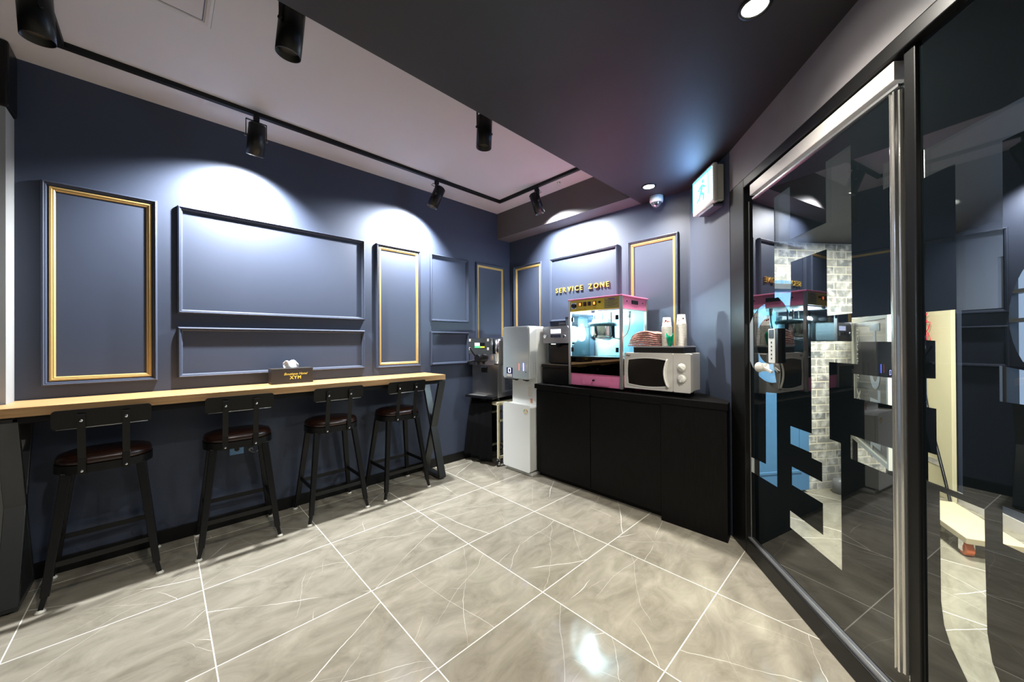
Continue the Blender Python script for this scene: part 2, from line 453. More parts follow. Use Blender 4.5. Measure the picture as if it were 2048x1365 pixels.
struct(MB().box(-8.2, 4.0, -8.2, 0.3, -0.1, 0).build('floor', FLOORM))
struct(MB().box(-8.0, 0.12, 0, 0.12, 0, CEIL).build('wall_left', NAVY))
struct(MB().box(0, 0.12, -2.42, 0, 0, CEIL).build('wall_back', NAVY))
e1 = GA + GU * (-0.123)
b1 = Vector((0, -2.42, 0))
p2 = [(b1.x, b1.y), (e1.x, e1.y), (e1.x + 0.07, e1.y - 0.10), (b1.x + 0.1, b1.y - 0.06)]
struct(MB().prism(p2, 0, SOFF).build('wall_right', NAVY))
struct(MB().box(-8.0, 0.0, YS - 0.004, 0.0, CEIL, CEIL + 0.1).build('ceiling', CEILW))
struct(MB().prism([(-8, YS), (0.0, YS), (0.0, -2.42), (e1.x, e1.y), (-4.4, -5.84), (-8.0, -5.84)], SOFF, CEIL + 0.1).build('ceiling', CEILB))
struct(MB().box(-0.235, 0.0, YS, 0.0, SOFF, CEIL).build('trim_1', BEAMG))
# header wall over the glass doors and the wall further along
g = MB().box(-0.12, 2.75, 2.56, SOFF, -0.12, 0.0, GM())
struct(g.build('wall_header', HEADG))
struct(MB().box(2.75, 5.2, 0, SOFF, -0.12, 0, GM()).build('wall_front', NAVY))
struct(MB().box(-8.12, -8.0, -8.2, 0.12, 0, CEIL).build('wall_rear', NAVY))
struct(MB().box(-8.0, -4.6, -6.0, -5.84, 0, CEIL).build('wall_side', NAVY))
# skirting
struct(MB().box(-4.163, -0.02, -0.012, 0, 0, 0.10).build('baseboard_left', BLK, bevel=0.002))
# pillar with dark capital
pl = MB().box(-4.62, -4.163, -0.168, 0, 0, CEIL).build('wall_pillar', PILL); struct(pl)
struct(MB().box(-4.66, -4.150, -0.185, 0, 2.82, 3.2).build('trim_2', BLK, bevel=0.012))

# ---- wall mouldings
OUT = [(0, 0), (0, 0.018), (0.004, 0.027), (0.010, 0.030), (0.014, 0.023), (0.019, 0.023), (0.024, 0.012), (0.029, 0.009), (0.029, 0)]
INN = [(0.029, 0), (0.029, 0.010), (0.033, 0.015), (0.041, 0.015), (0.044, 0.010), (0.050, 0.010), (0.055, 0.005), (0.057, 0)]
tn = [3]
def panel(MF, a, z0, w, h, gold):
    n = 'trim_%d' % tn[0]; tn[0] += 1
    o = MB().frame(w, h, OUT, MF(a, z0)).build(n, NAVY); struct(o)
    if gold:
        MB().frame(w, h, INN, MF(a, z0)).build('gold_strip', GOLD, o)
for a, b, z0, z1, gd in [(-4.062, -3.543, 1.192, 2.487, 1), (-3.437, -2.047, 1.682, 2.487, 0), (-3.437, -2.047, 1.200, 1.580, 0),
                         (-1.928, -1.415, 1.190, 2.487, 1), (-1.288, -0.738, 1.700, 2.487, 0), (-1.288, -0.738, 1.190, 1.580, 0),
                         (-0.620, -0.110, 1.190, 2.487, 1)]:
    panel(MW_left, a, z0, b - a, z1 - z0, gd)
for a, b, z0, z1, gd in [(-0.095, -0.608, 1.190, 2.493, 1), (-0.742, -1.684, 1.700, 2.493, 0), (-0.742, -1.684, 1.190, 1.580, 0), (-1.803, -2.318, 1.190, 2.487, 1)]:
    panel(MW_back, a, z0, a - b, z1 - z0, gd)

# ------------------------------------------------------------------ glass wall
def rail(name, m, x0, x1, y0, y1, z0, z1, parent=None, bevel=0.0):
    return MB().box(x0, x1, y0, y1, z0, z1, GM()).build(name, m, parent, bevel)
# fixed dark frame: jamb, head, bottom rail, post
dr = rail('door_1', BLK, -0.12, 0.09, 0, 2.56, -0.09, 0.0, None, 0.004); struct(dr)
rail('frame_head', BLK, 0.09, 2.75, 2.50, 2.56, -0.09, 0.0, dr, 0.004)
rail('bottom_rail', BLK, 0.09, 2.75, 0.0, 0.105, -0.05, 0.0, dr, 0.004)
rail('threshold_strip', ALU, 0.09, 1.284, 0.105, 0.112, -0.045, -0.012, dr)
rail('frame_post', BLK, 1.264, 1.309, 0.105, 2.50, -0.046, -0.018, dr, 0.004)
rail('top_track', ALUW, 0.165, 1.240, 2.415, 2.487, -0.075, -0.006, dr, 0.003)
rail('top_track_lip', ALU, 0.165, 1.240, 2.392, 2.402, -0.05, -0.02, dr)
rail('side_seal', ALU, 0.095, 0.101, 0.112, 2.40, -0.05, -0.028, dr)
FO = -0.03          # depth of the film / glass behind the rails
Sc, k0 = 2.78, 1.025
def sx(s): return Sc + (s - Sc) * k0
def zx(z): return 1.45 + (z - 1.45) * k0
rail('glass_pane', GLASS, 0.10, 1.252, 0.10, 2.40, FO - 0.012, FO - 0.002, dr)
def film(name, outer, holes, parent):
    c = bpy.data.curves.new(name, 'CURVE'); c.dimensions = '2D'; c.fill_mode = 'BOTH'; c.extrude = 0.0
    for pts in [outer] + holes:
        sp = c.splines.new('POLY'); sp.points.add(len(pts) - 1); sp.use_cyclic_u = True
        for i, (x, y) in enumerate(pts): sp.points[i].co = (x, y, 0, 1)
    t = bpy.data.objects.new(name, c); COL.objects.link(t)
    dg = bpy.context.evaluated_depsgraph_get(); dg.update()
    me = bpy.data.meshes.new_from_object(t.evaluated_get(dg)); bpy.data.objects.remove(t)
    me.name = name; me.transform(GM(FO)); me.materials.clear(); me.materials.append(FILM)
    o = bpy.data.objects.new(name, me); COL.objects.link(o); o.parent = parent
    return o
def tr(pts): return [(sx(a), zx(b)) for a, b in pts]
def ell(cx, cy, rx, ry, a0, a1, n=28): return [(cx + rx * cos(a0 + (a1 - a0) * i / n), cy + ry * sin(a0 + (a1 - a0) * i / n)) for i in range(n + 1)]
H1 = [(0.46, 2.286), (0.614, 2.286), (0.614, 2.0), (0.889, 2.0), (0.889, 2.284), (1.04, 2.284), (1.04, 1.565), (0.891, 1.565), (0.891, 1.876), (0.616, 1.876), (0.616, 1.72), (0.60, 1.60), (0.55, 1.66), (0.495, 1.70), (0.46, 1.70)]
# letter O, cut out as a ring: joined by a slit to its inner island kept as a separate piece
o_out = ell(0.42, 1.49, 0.29, 0.285, radians(60), radians(360 + 20), 40)
RING = [(x, y) for x, y in ell(0.40, 1.475, 0.275, 0.20, radians(0), radians(360), 40)]
ringL = ell(0.40, 1.44, 0.27, 0.24, radians(100), radians(285), 30) + ell(0.40, 1.45, 0.15, 0.14, radians(285), radians(100), 24)
M1 = [(0.775, 1.446), (1.037, 1.446), (1.037, 1.546), (1.238, 1.546), (1.238, 1.444), (1.07, 1.444), (1.07, 1.35), (0.899, 1.35), (0.899, 0.993), (0.968, 0.993),
      (0.968, 0.428), (0.59, 0.428), (0.59, 0.52), (0.85, 0.523), (0.85, 0.673), (0.61, 0.668), (0.61, 0.767), (0.847, 0.774), (0.847, 0.865), (0.773, 0.865), (0.773, 0.89), (0.60, 0.888), (0.60, 0.985), (0.775, 0.987)]
N1 = [(1.046, 1.308), (1.236, 1.308), (1.236, 1.205), (1.046, 1.205)]
Q1 = [(1.025, 1.044), (1.236, 1.044), (1.236, 0.942), (1.025, 0.942)]
L1 = [(0.355, 1.135), (0.471, 1.145), (0.469, 0.60), (0.092, 0.585), (0.09, 0.68), (0.35, 0.694)]
T1 = [(1.198, 2.125), (1.238, 2.125), (1.238, 2.026), (1.198, 2.026)]
film('tinted_film', [(0.101, 0.113), (1.250, 0.113), (1.250, 2.40), (0.101, 2.40)], [tr(x) for x in (H1, ringL, M1, N1, Q1, T1)] + [[(max(a, 0.106), b) for a, b in tr(L1)]], dr)
# finger-guard handle on the leading edge: clear ribbed extrusion
hp = [(0, 0), (0.006, 0.030), (0.016, 0.034), (0.020, 0.024), (0.026, 0.024), (0.030, 0.034), (0.040, 0.034), (0.044, 0.022), (0.052, 0.022), (0.052, 0), ]
Mh = GM(FO) @ Matrix(((0.75, 0, 0, 1.222), (0, 0, 1, 0), (0, 1, 0, 0), (0, 0, 0, 1)))
MB().prism(hp, 0.232, 2.368, Mh).build('door_handle', mat('bright_ribbed_handle', (0.75, 0.74, 0.70), 0.12, 0.85), dr, 0.002)
# key-card lock on the glass
lk = MB().prism(rrect(0.372, 0.440, 1.318, 1.522, 0.006), 0.0, 0.022, GM(FO)).build('lock_plate', WHITE, dr, 0.002)
MB().prism(rrect(0.440, 0.470, 1.318, 1.522, 0.003), 0.0, 0.020, GM(FO)).build('lock_body', BLKP, lk)
MB().prism(rrect(0.380, 0.432, 1.465, 1.516, 0.006), 0.022, 0.024, GM(FO)).build('lock_reader', BLKP, lk)
mk = MB()
for i in range(5): mk.prism(ell(0.406, 1.44 - i * 0.024, 0.006, 0.006, 0, 2 * pi, 10)[:-1], 0.022, 0.0235, GM(FO))
mk.build('key_marks', INK, lk)
MB().cyl((0.31, 1.285, 0.0), (0.31, 1.285, 0.045), 0.026, 0.026, 20, GM(FO)).sphere((0.31, 1.285, 0.045), 0.032, GM(FO), (1, 1, 0.7)).build('lock_knob', IVORY, dr)
MB().bar((0.335, 1.283, 0.03), (0.405, 1.262, 0.02), 0.016, 0.012, (0, 0, 1), GM(FO)).build('lock_lever', IVORY, dr, 0.002)

wn = rail('window_1', GLASS, 1.311, 2.75, 0.105, 2.50, FO - 0.012, FO - 0.002); struct(wn)
def cl(pts): return [(min(max(a, 1.34), 2.7), b) for a, b in pts]
U2 = [(1.343, 2.094), (1.631, 2.092), (1.70, 2.092), (1.70, 2.004), (1.582, 2.002), (1.580, 1.538), (1.472, 1.540), (1.470, 0.975), (1.363, 0.974), (1.363, 1.071), (1.392, 1.071), (1.392, 1.223), (1.359, 1.223), (1.359, 1.320), (1.391, 1.322), (1.391, 1.447), (1.360, 1.449), (1.361, 1.544), (1.458, 1.544), (1.458, 1.999), (1.344, 1.999)]
J2 = [(1.400, 0.955), (1.528, 0.955), (1.529, 0.80), (1.532, 0.60), (1.544, 0.525), (1.562, 0.484), (1.60, 0.43), (1.66, 0.39), (1.74, 0.37), (1.74, 0.26), (1.66, 0.275), (1.57, 0.325), (1.52, 0.365), (1.479, 0.407), (1.432, 0.472), (1.410, 0.527), (1.401, 0.60)]
K2 = [(1.573, 0.985), (1.72, 0.985), (1.72, 0.88), (1.573, 0.88)]
X2 = [(1.569, 1.377), (1.72, 1.377), (1.72, 1.276), (1.569, 1.276)]
W2 = ell(1.752, 1.51, 0.160, 0.205, 0, 2 * pi, 40)[:-1]
fp = film('tinted_film', [(1.311, 0.107), (2.745, 0.107), (2.745, 2.498), (1.311, 2.498)], [[(max(a, 1.313), b) for a, b in tr(x)] for x in (U2, J2, K2, X2, W2)], wn)

# ------------------------------------------------------------------ lobby behind the glass
def wallseg(name, m, p, q, z0, z1, th=0.1, uvs=True):
    p, q = Vector((*p, 0)), Vector((*q, 0)); d = (q - p); Ln = d.length; d.normalize(); n = Vector((d.y, -d.x, 0))
    me = bpy.data.meshes.new(name); bm = bmesh.new()
    c = [p, q, q + n * th, p + n * th]
    lo = [bm.verts.new((v.x, v.y, z0)) for v in c]; hi = [bm.verts.new((v.x, v.y, z1)) for v in c]
    fs = [(lo[0], lo[1], hi[1], hi[0]), (lo[1], lo[2], hi[2], hi[1]), (lo[2], lo[3], hi[3], hi[2]), (lo[3], lo[0], hi[0], hi[3]), (hi[0], hi[1], hi[2], hi[3]), (lo[3], lo[2], lo[1], lo[0])]
    uv = bm.loops.layers.uv.new('UVMap')
    for f in fs:
        ff = bm.faces.new(f)
        for l in ff.loops:
            r = l.vert.co - p
            l[uv].uv = (r.dot(d) + abs(r.dot(n)), l.vert.co.z)
    bmesh.ops.recalc_face_normals(bm, faces=bm.faces[:])
    bm.to_mesh(me); bm.free(); me.materials.append(m)
    o = bpy.data.objects.new(name, me); COL.objects.link(o)
    return o
la, lb, lc = (0.28, -2.66), (1.25, -3.34), (1.98, -3.93)
struct(wallseg('wall_lobby', BRICK, la, lb, 0, 2.40, -0.12))
struct(wallseg('wall_lobby_rear', BRICK, lb, lc, 0, 2.40, -0.12))
lw0, lw1 = (1.95, -3.95), (-2.2, -5.92)
struct(MB().prism([la, lb, lc, (2.0, -4.0), (-2.3, -6.1), (-4.4, -6.6), (-4.45, -5.9), (-0.5, -3.05), (0.13, -2.50)], 2.40, 2.50).build('ceiling_lobby', CEILB))
# window wall of the lobby: dark piers with daylight panes
wd = Vector((lw1[0] - lw0[0], lw1[1] - lw0[1], 0)); WL = wd.length; wd.normalize(); wnn = Vector((-wd.y, wd.x, 0))
if wnn.dot(Vector((-3, -3, 0)) - Vector((*lw0, 0))) < 0: wnn = -wnn
WM = Matrix(((wd.x, 0, wnn.x, lw0[0]), (wd.y, 0, wnn.y, lw0[1]), (0, 1, 0, 0), (0, 0, 0, 1)))
struct(MB().box(0.36, WL, 0, 0.90, -0.1, 0, WM).box(0.36, WL, 2.1, 2.40, -0.1, 0, WM).box(0.36, 0.80, 0.90, 2.1, -0.1, 0, WM).box(3.4, WL, 0.90, 2.1, -0.1, 0, WM).build('wall_lobby_window', NAVY))
struct(wallseg('wall_lobby_pier', BRICK, lw0, (lw0[0] + wd.x * 0.36, lw0[1] + wd.y * 0.36), 0, 2.4, -0.1))
w2 = MB().box(0.80, 3.4, 0.90, 2.1, -0.16, -0.15, WM).build('window_2', DAY); struct(w2)
wf = MB()
for x in (0.80, 1.25, 1.75, 2.25, 2.75, 3.36): wf.box(x, x + 0.035, 0.90, 2.1, -0.09, -0.02, WM)
for z in (0.90, 1.25, 1.58, 1.80, 2.07): wf.box(0.80, 3.4, z, z + 0.03, -0.09, -0.02, WM)
wf.build('window_bars', BLK, w2)
struct(MB().box(0, WL, 0, 0.09, 0, 0.012, WM).build('baseboard_lobby', ALUW))
# blue door in front of the brick
bd = Vector((lb[0] - la[0], lb[1] - la[1], 0)); bd.normalize(); bn = Vector((bd.y, -bd.x, 0))
BM_ = Matrix(((bd.x, 0, bn.x, la[0]), (bd.y, 0, bn.y, la[1]), (0, 1, 0, 0), (0, 0, 0, 1)))
d2 = MB().box(0.12, 0.80, 0.03, 2.02, 0.0, 0.05, BM_).build('door_2', BLUED, None, 0.003); struct(d2)
MB().frame(0.50, 1.60, [(0, 0.05), (0, 0.058), (0.02, 0.058), (0.025, 0.05)], BM_ @ Matrix.Translation((0.21, 0.2, 0))).build('door_panel_moulding', BLUED, d2)
MB().box(0.30, 0.62, 1.93, 1.98, 0.05, 0.10, BM_).bar((0.60, 1.955, 0.10), (0.82, 1.955, 0.05), 0.02, 0.012, (0, 0, 1), BM_).build('door_closer', GREYM, d2, 0.003)
MB().lathe([(0.022, 0.0), (0.022, 0.03), (0.002, 0.045)], 16, BM_ @ Matrix.Translation((0.72, 1.0, 0.05))).build('door_knob', CHROME, d2)
# lobby things -------------------------------------------------------------
def at_m(x, y, z=0, rz=0): return Matrix.Translation((x, y, z)) @ Matrix.Rotation(rz, 4, 'Z')
# framed sign with vertical lettering, standing in front of the brick
sg = empty('framed_sign', (1.363, -3.465, 0.0), radians(193.3), 'tall white-framed glass sign with vertical lettering behind the glass door', 'sign')
SP = Matrix(((1, 0, 0, 0), (0, 0, -1, 0), (0, 1, 0, 0), (0, 0, 0, 1)))
# the sign faces the camera side: local x runs towards the camera, local -y... faces +Y world
for x in (0.02, 1.01): MB().box(x, x + 0.04, -0.03, 0.0, 0, 0.49).build('sign_stand', BLKM, sg)
MB().frame(1.07, 1.16, [(0, 0), (0, 0.03), (0.035, 0.03), (0.035, 0)], Matrix(((1, 0, 0, 0), (0, 0, -1, 0), (0, 1, 0, 0.49), (0, 0, 0, 1)))).build('sign_frame', mat('white_frame_paint', (0.75, 0.74, 0.64), 0.4), sg)
MB().box(0.03, 1.04, -0.012, -0.004, 0.52, 1.62).build('sign_panel', mat('dark_glass_panel', (0.05, 0.065, 0.07), 0.15), sg)
def vtext(s, size, x, z, bold=0.0):
    # reads upwards along local z
    M = Matrix(((0, 1, 0, x), (0, 0, -1, -0.0135), (-1, 0, 0, z), (0, 0, 0, 1)))
    text_mesh('lettering', s, size, PAPER, sg, M, 0.001, bold, align='LEFT')
vtext('BOUTIQUE', 0.10, 0.13, 1.56)
vtext('HOTEL', 0.36, 0.56, 1.60, 0.012)
vtext('XYM', 0.15, 0.13, 0.98, 0.006)
# cream board with hinge leaning at the window
cb = empty('cream_board', (1.690, -4.055, 0.0), radians(25.4), 'upright cream painted board with a metal hinge in front of the lobby window', 'board')
MB().box(-0.16, 0.16, 0.02, 0.050, 0.0, 1.72).build('board', CREAM, cb, 0.003)
MB().box(0.163, 0.245, 0.02, 0.065, 0.0, 1.72).build('edge_board', TAN, cb, 0.003)
hg = MB()
for z in (0.28,): hg.box(-0.02, 0.15, 0.050, 0.056, z, z + 0.05)
hg.build('hinge', CHROME, cb)
cbm = at_m(1.690, -4.055, 0, radians(25.4))
pts = []
for i in range(24):
    t_ = i / 23
    pts.append(tuple(cbm @ Vector((0.09 - 0.50 * t_ ** 1.5 + 0.02 * sin(6 * t_), 0.10 + 0.10 * t_, 1.53 - 1.515 * t_ ** 0.85))))
tag(MB().tube(pts, 0.011, 8).build('black_cable', BLKP), 'thick black cable hanging down beside the cream board in the lobby', 'cable')
rw = MB()
for k in range(3):
    pp = [tuple(cbm @ Vector((0.06 + 0.05 * k * sin(t_ * .5) + 0.03 * sin(2.2 * t_ + k), 0.085, 1.69 - 0.045 * t_ + 0.02 * cos(3 * t_ + k)))) for t_ in [j * 0.35 for j in range(18)]]
    rw.tube(pp, 0.004, 6)
tag(rw.build('red_wire', REDW), 'loose thin red wires tangled at the end of the black cable', 'wire')
dl = empty('dolly', (0.72, -4.02, 0), radians(200), 'low wooden dolly with an orange wheel on the lobby floor', 'dolly')
MB().box(-0.30, 0.42, -0.14, 0.14, 0.105, 0.145).build('deck', RAWW, dl, 0.004)
for i, (x, y) in enumerate([(-0.22, -0.10), (-0.22, 0.10), (0.34, -0.10), (0.34, 0.10)]):
    w_ = MB().cyl((x, y - 0.02, 0.045), (x, y + 0.02, 0.045), 0.045, seg=20).build('wheel', ORANGE, dl, 0.004)
    MB().box(x - 0.02, x + 0.02, y - 0.03, y - 0.024, 0.03, 0.105).box(x - 0.02, x + 0.02, y + 0.024, y + 0.03, 0.03, 0.105).build('wheel_fork', CHROME, w_)
cap = MB().lathe([(0.055, 0), (0.055, 0.10), (0.045, 0.13), (0.002, 0.145)], 24, at_m(1.10, -3.36)).build('floor_stopper', GREYP)
tag(cap, 'small dark domed door stopper on the floor at the foot of the brick wall', 'door stopper')

# ------------------------------------------------------------------ cabinets
def cabinet(y0, y1, label):
    e = empty('cabinet', (-0.60, (y0 + y1) / 2, 0), 0, label, 'cabinet', None)
    h = (y0 - y1) / 2
    MB().box(0.045, 0.575, -h, h, 0.08, 0.952).build('cabinet_body', VENEER, e)
    MB().box(0.055, 0.075, -h, h, 0.0, 0.08).build('plinth', BLKM, e)
    MB().box(0.0, 0.020, -h + 0.002, h - 0.002, 0.055, 0.930).build('cabinet_door', VENEER, e, 0.0015)
    MB().box(0.006, 0.045, -h + 0.004, h - 0.004, 0.925, 0.952).build('finger_rail', BLKM, e)
cabinet(-1.03, -1.715, 'black wood-grain cabinet under the coffee machine, next to the water purifier')
cabinet(-1.718, -2.395, 'black wood-grain cabinet in the middle, under the pink popcorn machine')
ep = MB().prism([(-0.612, -2.398), (-0.612, -2.878), (-0.485, -2.862), (-0.05, -2.456), (-0.02, -2.398)], 0.0, 0.952).build('cabinet_end_unit', VENEER, None, 0.0015)
tag(ep, 'black wood-grain end unit reaching the floor beside the glass door', 'cabinet')
wt = MB().prism([(-0.62, -1.02), (-0.62, -2.886), (-0.495, -2.866), (-0.012, -2.424), (-0.012, -1.02)], 0.952, 1.0).build('worktop', VENEER, None, 0.003)
tag(wt, 'long black worktop over the cabinets carrying the popcorn machine and microwave', 'worktop')
ZW = 1.0

# ------------------------------------------------------------------ popcorn machine
def popcorn():
    e = empty('popcorn_machine', (-0.55, -1.73, ZW), -pi / 2, 'pink popcorn machine with yellow control panel and lit glass case on the black worktop', 'popcorn machine')
    w, d = 0.298, 0.50
    HB, H0, W0, D0, B0 = 0.02, 0.878, 0.748, 0.300, 0.140
    MB().box(-w + .02, w - .02, 0.012, d - .01, HB, B0).build('base_box', PINK, e, 0.003)
    dw = MB().prism(rrect(-0.14, 0.16, HB + 0.012, B0 - 0.02, 0.014), 0, 0.008, Matrix(((1, 0, 0, 0), (0, 0, -1, 0.012), (0, 1, 0, 0), (0, 0, 0, 1)))).build('crumb_drawer', PINK, e, 0.001)
    MB().cyl((0.0, 0.006, 0.082), (0.0, -0.022, 0.082), 0.006, 0.009, 12).build('drawer_knob', BLKP, dw)
    ft = [(-w + .04, .05), (w - .04, .05), (-w + .04, d - .05), (w - .04, d - .05)]
    for x, y in ft: MB().cyl((x, y, 0), (x, y, HB + 0.004), 0.018, 0.014).build('foot', BLKP, e)
    MB().box(-w + .008, w - .008, 0.010, d - .005, W0 + .004, H0 - 0.012).build('head_box', PINK, e, 0.003)
    MB().box(-w - .006, w + .006, -0.008, d + .008, H0 - 0.014, H0).build('lid', PINK, e, 0.003)
    # control panel
    cp = MB().box(-w + .024, w - .026, -0.001, 0.010, W0 + .006, H0 - 0.016).build('control_panel', mat('yellow_panel', (0.74, 0.56, 0.03), 0.4), e)
    MB().box(0.118, w - .030, -0.003, -0.001, W0 + .012, H0 - 0.022).build('instruction_plate', mat('ochre_plate', (0.36, 0.30, 0.10), 0.4), cp)
    ln = MB()
    for i in range(6):
        ln.box(0.130 + 0.03 * (i % 2), 0.255 - 0.02 * (i % 3), -0.004, -0.003, H0 - 0.045 - i * 0.011, H0 - 0.0425 - i * 0.011)
    ln.build('instruction_lines', INK, cp)
    MB().box(0.165, 0.225, -0.004, -0.003, H0 - 0.036, H0 - 0.026).build('instruction_heading', mat('purple_print', (0.12, 0.05, 0.30), 0.4), cp)
    tm = MB().box(-0.255, -0.195, -0.006, -0.001, W0 + .032, W0 + .092).build('timer_plate', CHROME, cp, 0.002)
    MB().cyl((-0.225, -0.006, W0 + .062), (-0.225, -0.026, W0 + .062), 0.026, 0.020, 24).build('timer_knob', BLKP, tm)
    for i, (x, lit) in enumerate([(-0.150, 1), (-0.098, 0), (-0.046, 0), (0.012, 1)]):
        z = W0 + 0.072 + i * 0.0
        sw = MB().box(x - .016, x + .016, -0.008, -0.001, z - .020, z + .020).build('rocker_switch', BLKP, cp, 0.001)
        MB().box(x - .010, x + .010, -0.011, -0.008, z - .013, z + (.013 if lit else .004)).build('switch_rocker', ORNG if lit else mat('dark_red_rocker', (0.12, 0.01, 0.01), 0.25), sw, 0.001)
        text_mesh('switch_caption', 'ON', 0.014, REDP, cp, Matrix(((1, 0, 0, x), (0, 0, -1, -0.0012), (0, 1, 0, W0 + .022), (0, 0, 0, 1))), 0.0003)
    MB().cyl((0.068, -0.001, W0 + .078), (0.068, -0.020, W0 + .078), 0.011, 0.008).build('panel_knob', BLKP, cp)
    # posts
    for x in (-1, 1):
        for y0, y1 in ((-0.004, 0.020), (d - .02, d + .004)):
            MB().box(min(x * w, x * (w - .026)), max(x * w, x * (w - .026)), y0, y1, HB, H0 - 0.014).build('corner_post', ALU, e, 0.002)
    # side vents with handles on the right side
    MB().box(w - .009, w - .002, 0.19, 0.31, H0 - 0.075, H0 - 0.040).build('side_handle', BLKP, e, 0.002)
    for yy in (0.10, 0.41): MB().cyl((w - .010, yy, H0 - 0.055), (w - .003, yy, H0 - 0.055), 0.006).build('side_screw', BLKP, e)
    # glazing: doors, sides, rear; smoked lower strip
    for x0, x1 in ((-w + .030, -0.003), (0.003, w - .030)):
        gd = MB().box(x0, x1, 0.004, 0.008, D0 + .006, W0 + .004).build('glass_door', POPGLASS, e)
        s_ = -1 if x0 < -0.1 else 1
        for z in (D0 + 0.075, W0 - 0.075): MB().box(s_ * (w - .050) - .014, s_ * (w - .050) + .014, -0.006, 0.003, z - .022, z + .022).build('hinge', BLKM, gd, 0.001)
    MB().box(-0.020, 0.020, -0.014, 0.003, W0 - 0.022, W0 + 0.004).build('door_catch', CHROME, e, 0.002)
    for x in (-w + .006, w - .010): MB().box(x, x + .004, 0.022, d - .022, D0 - .02, W0 + .004).build('side_glass', POPGLASS, e)
    MB().box(-w + .03, w - .03, d - .008, d - .004, D0, W0).build('rear_panel', mat('popcorn_back_panel', (0.22, 0.50, 0.66), 0.3), e)
    MB().box(-w + .026, w - .026, 0.002, 0.008, B0, D0 + .004).build('smoked_strip', SMOKE, e)
    MB().box(-w + .026, w - .026, -0.002, 0.012, D0 - .002, D0 + .008).build('glazing_bar', BLKM, e)
    MB().box(-w + .008, w - .008, 0.012, d - .01, D0 - .012, D0 - .004).build('serving_tray', STEEL, e)
    MB().box(-w + .008, w - .008, 0.02, d - .01, W0 - .004, W0 + .006).build('case_ceiling', mat('case_ceiling_metal', (0.75, 0.8, 0.8), 0.3, 0.4), e)
    MB().box(-0.24, -0.05, 0.335, 0.385, W0 - .10, W0 - .06).build('lamp_housing', ALU, e, 0.004)
    MB().lathe([(0.010, W0 - .29), (0.036, W0 - .27), (0.045, W0 - .22), (0.036, W0 - .16), (0.020, W0 - .12), (0.018, W0 - .10)], 24, c=(-0.19, 0.36)).build('case_lamp', POPL, e)
    # kettle hanging on three rods
    kx, ky, kz = -0.06, 0.25, 0.47
    kt = MB().lathe([(0.004, kz - .01), (0.085, kz - .006), (0.108, kz + .012), (0.118, kz + .05), (0.118, kz + .135), (0.124, kz + .142)], 36, c=(kx, ky)).build('kettle', CHROME, e)
    MB().lathe([(0.138, kz + .135), (0.142, kz + .142), (0.142, kz + .160), (0.130, kz + .172), (0.03, kz + .185), (0.002, kz + .186)], 36, c=(kx, ky)).build('kettle_lid', mat('dark_kettle_lid', (0.05, 0.09, 0.10), 0.25, 0.6), kt)
    for dx in (-0.10, 0.0, 0.10):
        MB().cyl((kx + dx, ky, kz + .17), (kx + dx, ky, W0), 0.006).build('hanger_rod', BLKM, kt)
    MB().bar((kx + .125, ky, kz + .15), (kx + .13, ky, kz + .02), 0.02, 0.012, (0, 1, 0)).build('kettle_arm', BLKM, kt)
    MB().bar((kx - .125, ky, kz + .15), (kx - .13, ky, kz + .02), 0.02, 0.012, (0, 1, 0)).build('kettle_arm', BLKM, kt)
    hs = [(0.205, 0.30, W0), (0.205, 0.30, W0 - .06)] + [(0.205 - 0.0 - 0.19 * (1 - cos(a)) * .5, 0.30 - .02 * a, W0 - .08 - 0.18 * sin(a) ** 1.0 if a < pi / 2 else W0 - .26) for a in [j * pi / 16 for j in range(1, 9)]] + [(kx + .115, ky, kz + .03)]
    hs = [(0.205, 0.31, W0), (0.207, 0.31, W0 - .10), (0.200, 0.305, W0 - .17), (0.180, 0.30, W0 - .22), (0.15, 0.29, W0 - .255), (0.11, 0.275, W0 - .268), (0.075, 0.26, W0 - .262), (kx + .108, ky, kz + .025)]
    MB().tube(hs, 0.007, 10).build('power_hose', mat('pale_hose', (0.62, 0.62, 0.52), 0.4), e)
    MB().cyl((0.205, 0.31, W0), (0.205, 0.31, W0 - .065), 0.016, 0.011).build('hose_socket', STEEL, e)
    # real glow of the case lamp
    l = bpy.data.lights.new('popcorn_case_lamp', 'POINT'); l.energy = 46; l.color = (0.78, 0.93, 1.0); l.shadow_soft_size = 0.03
    lo = bpy.data.objects.new('popcorn_case_lamp', l); COL.objects.link(lo); lo.parent = e; lo.location = (-0.15, 0.17, W0 - .10)
popcorn()

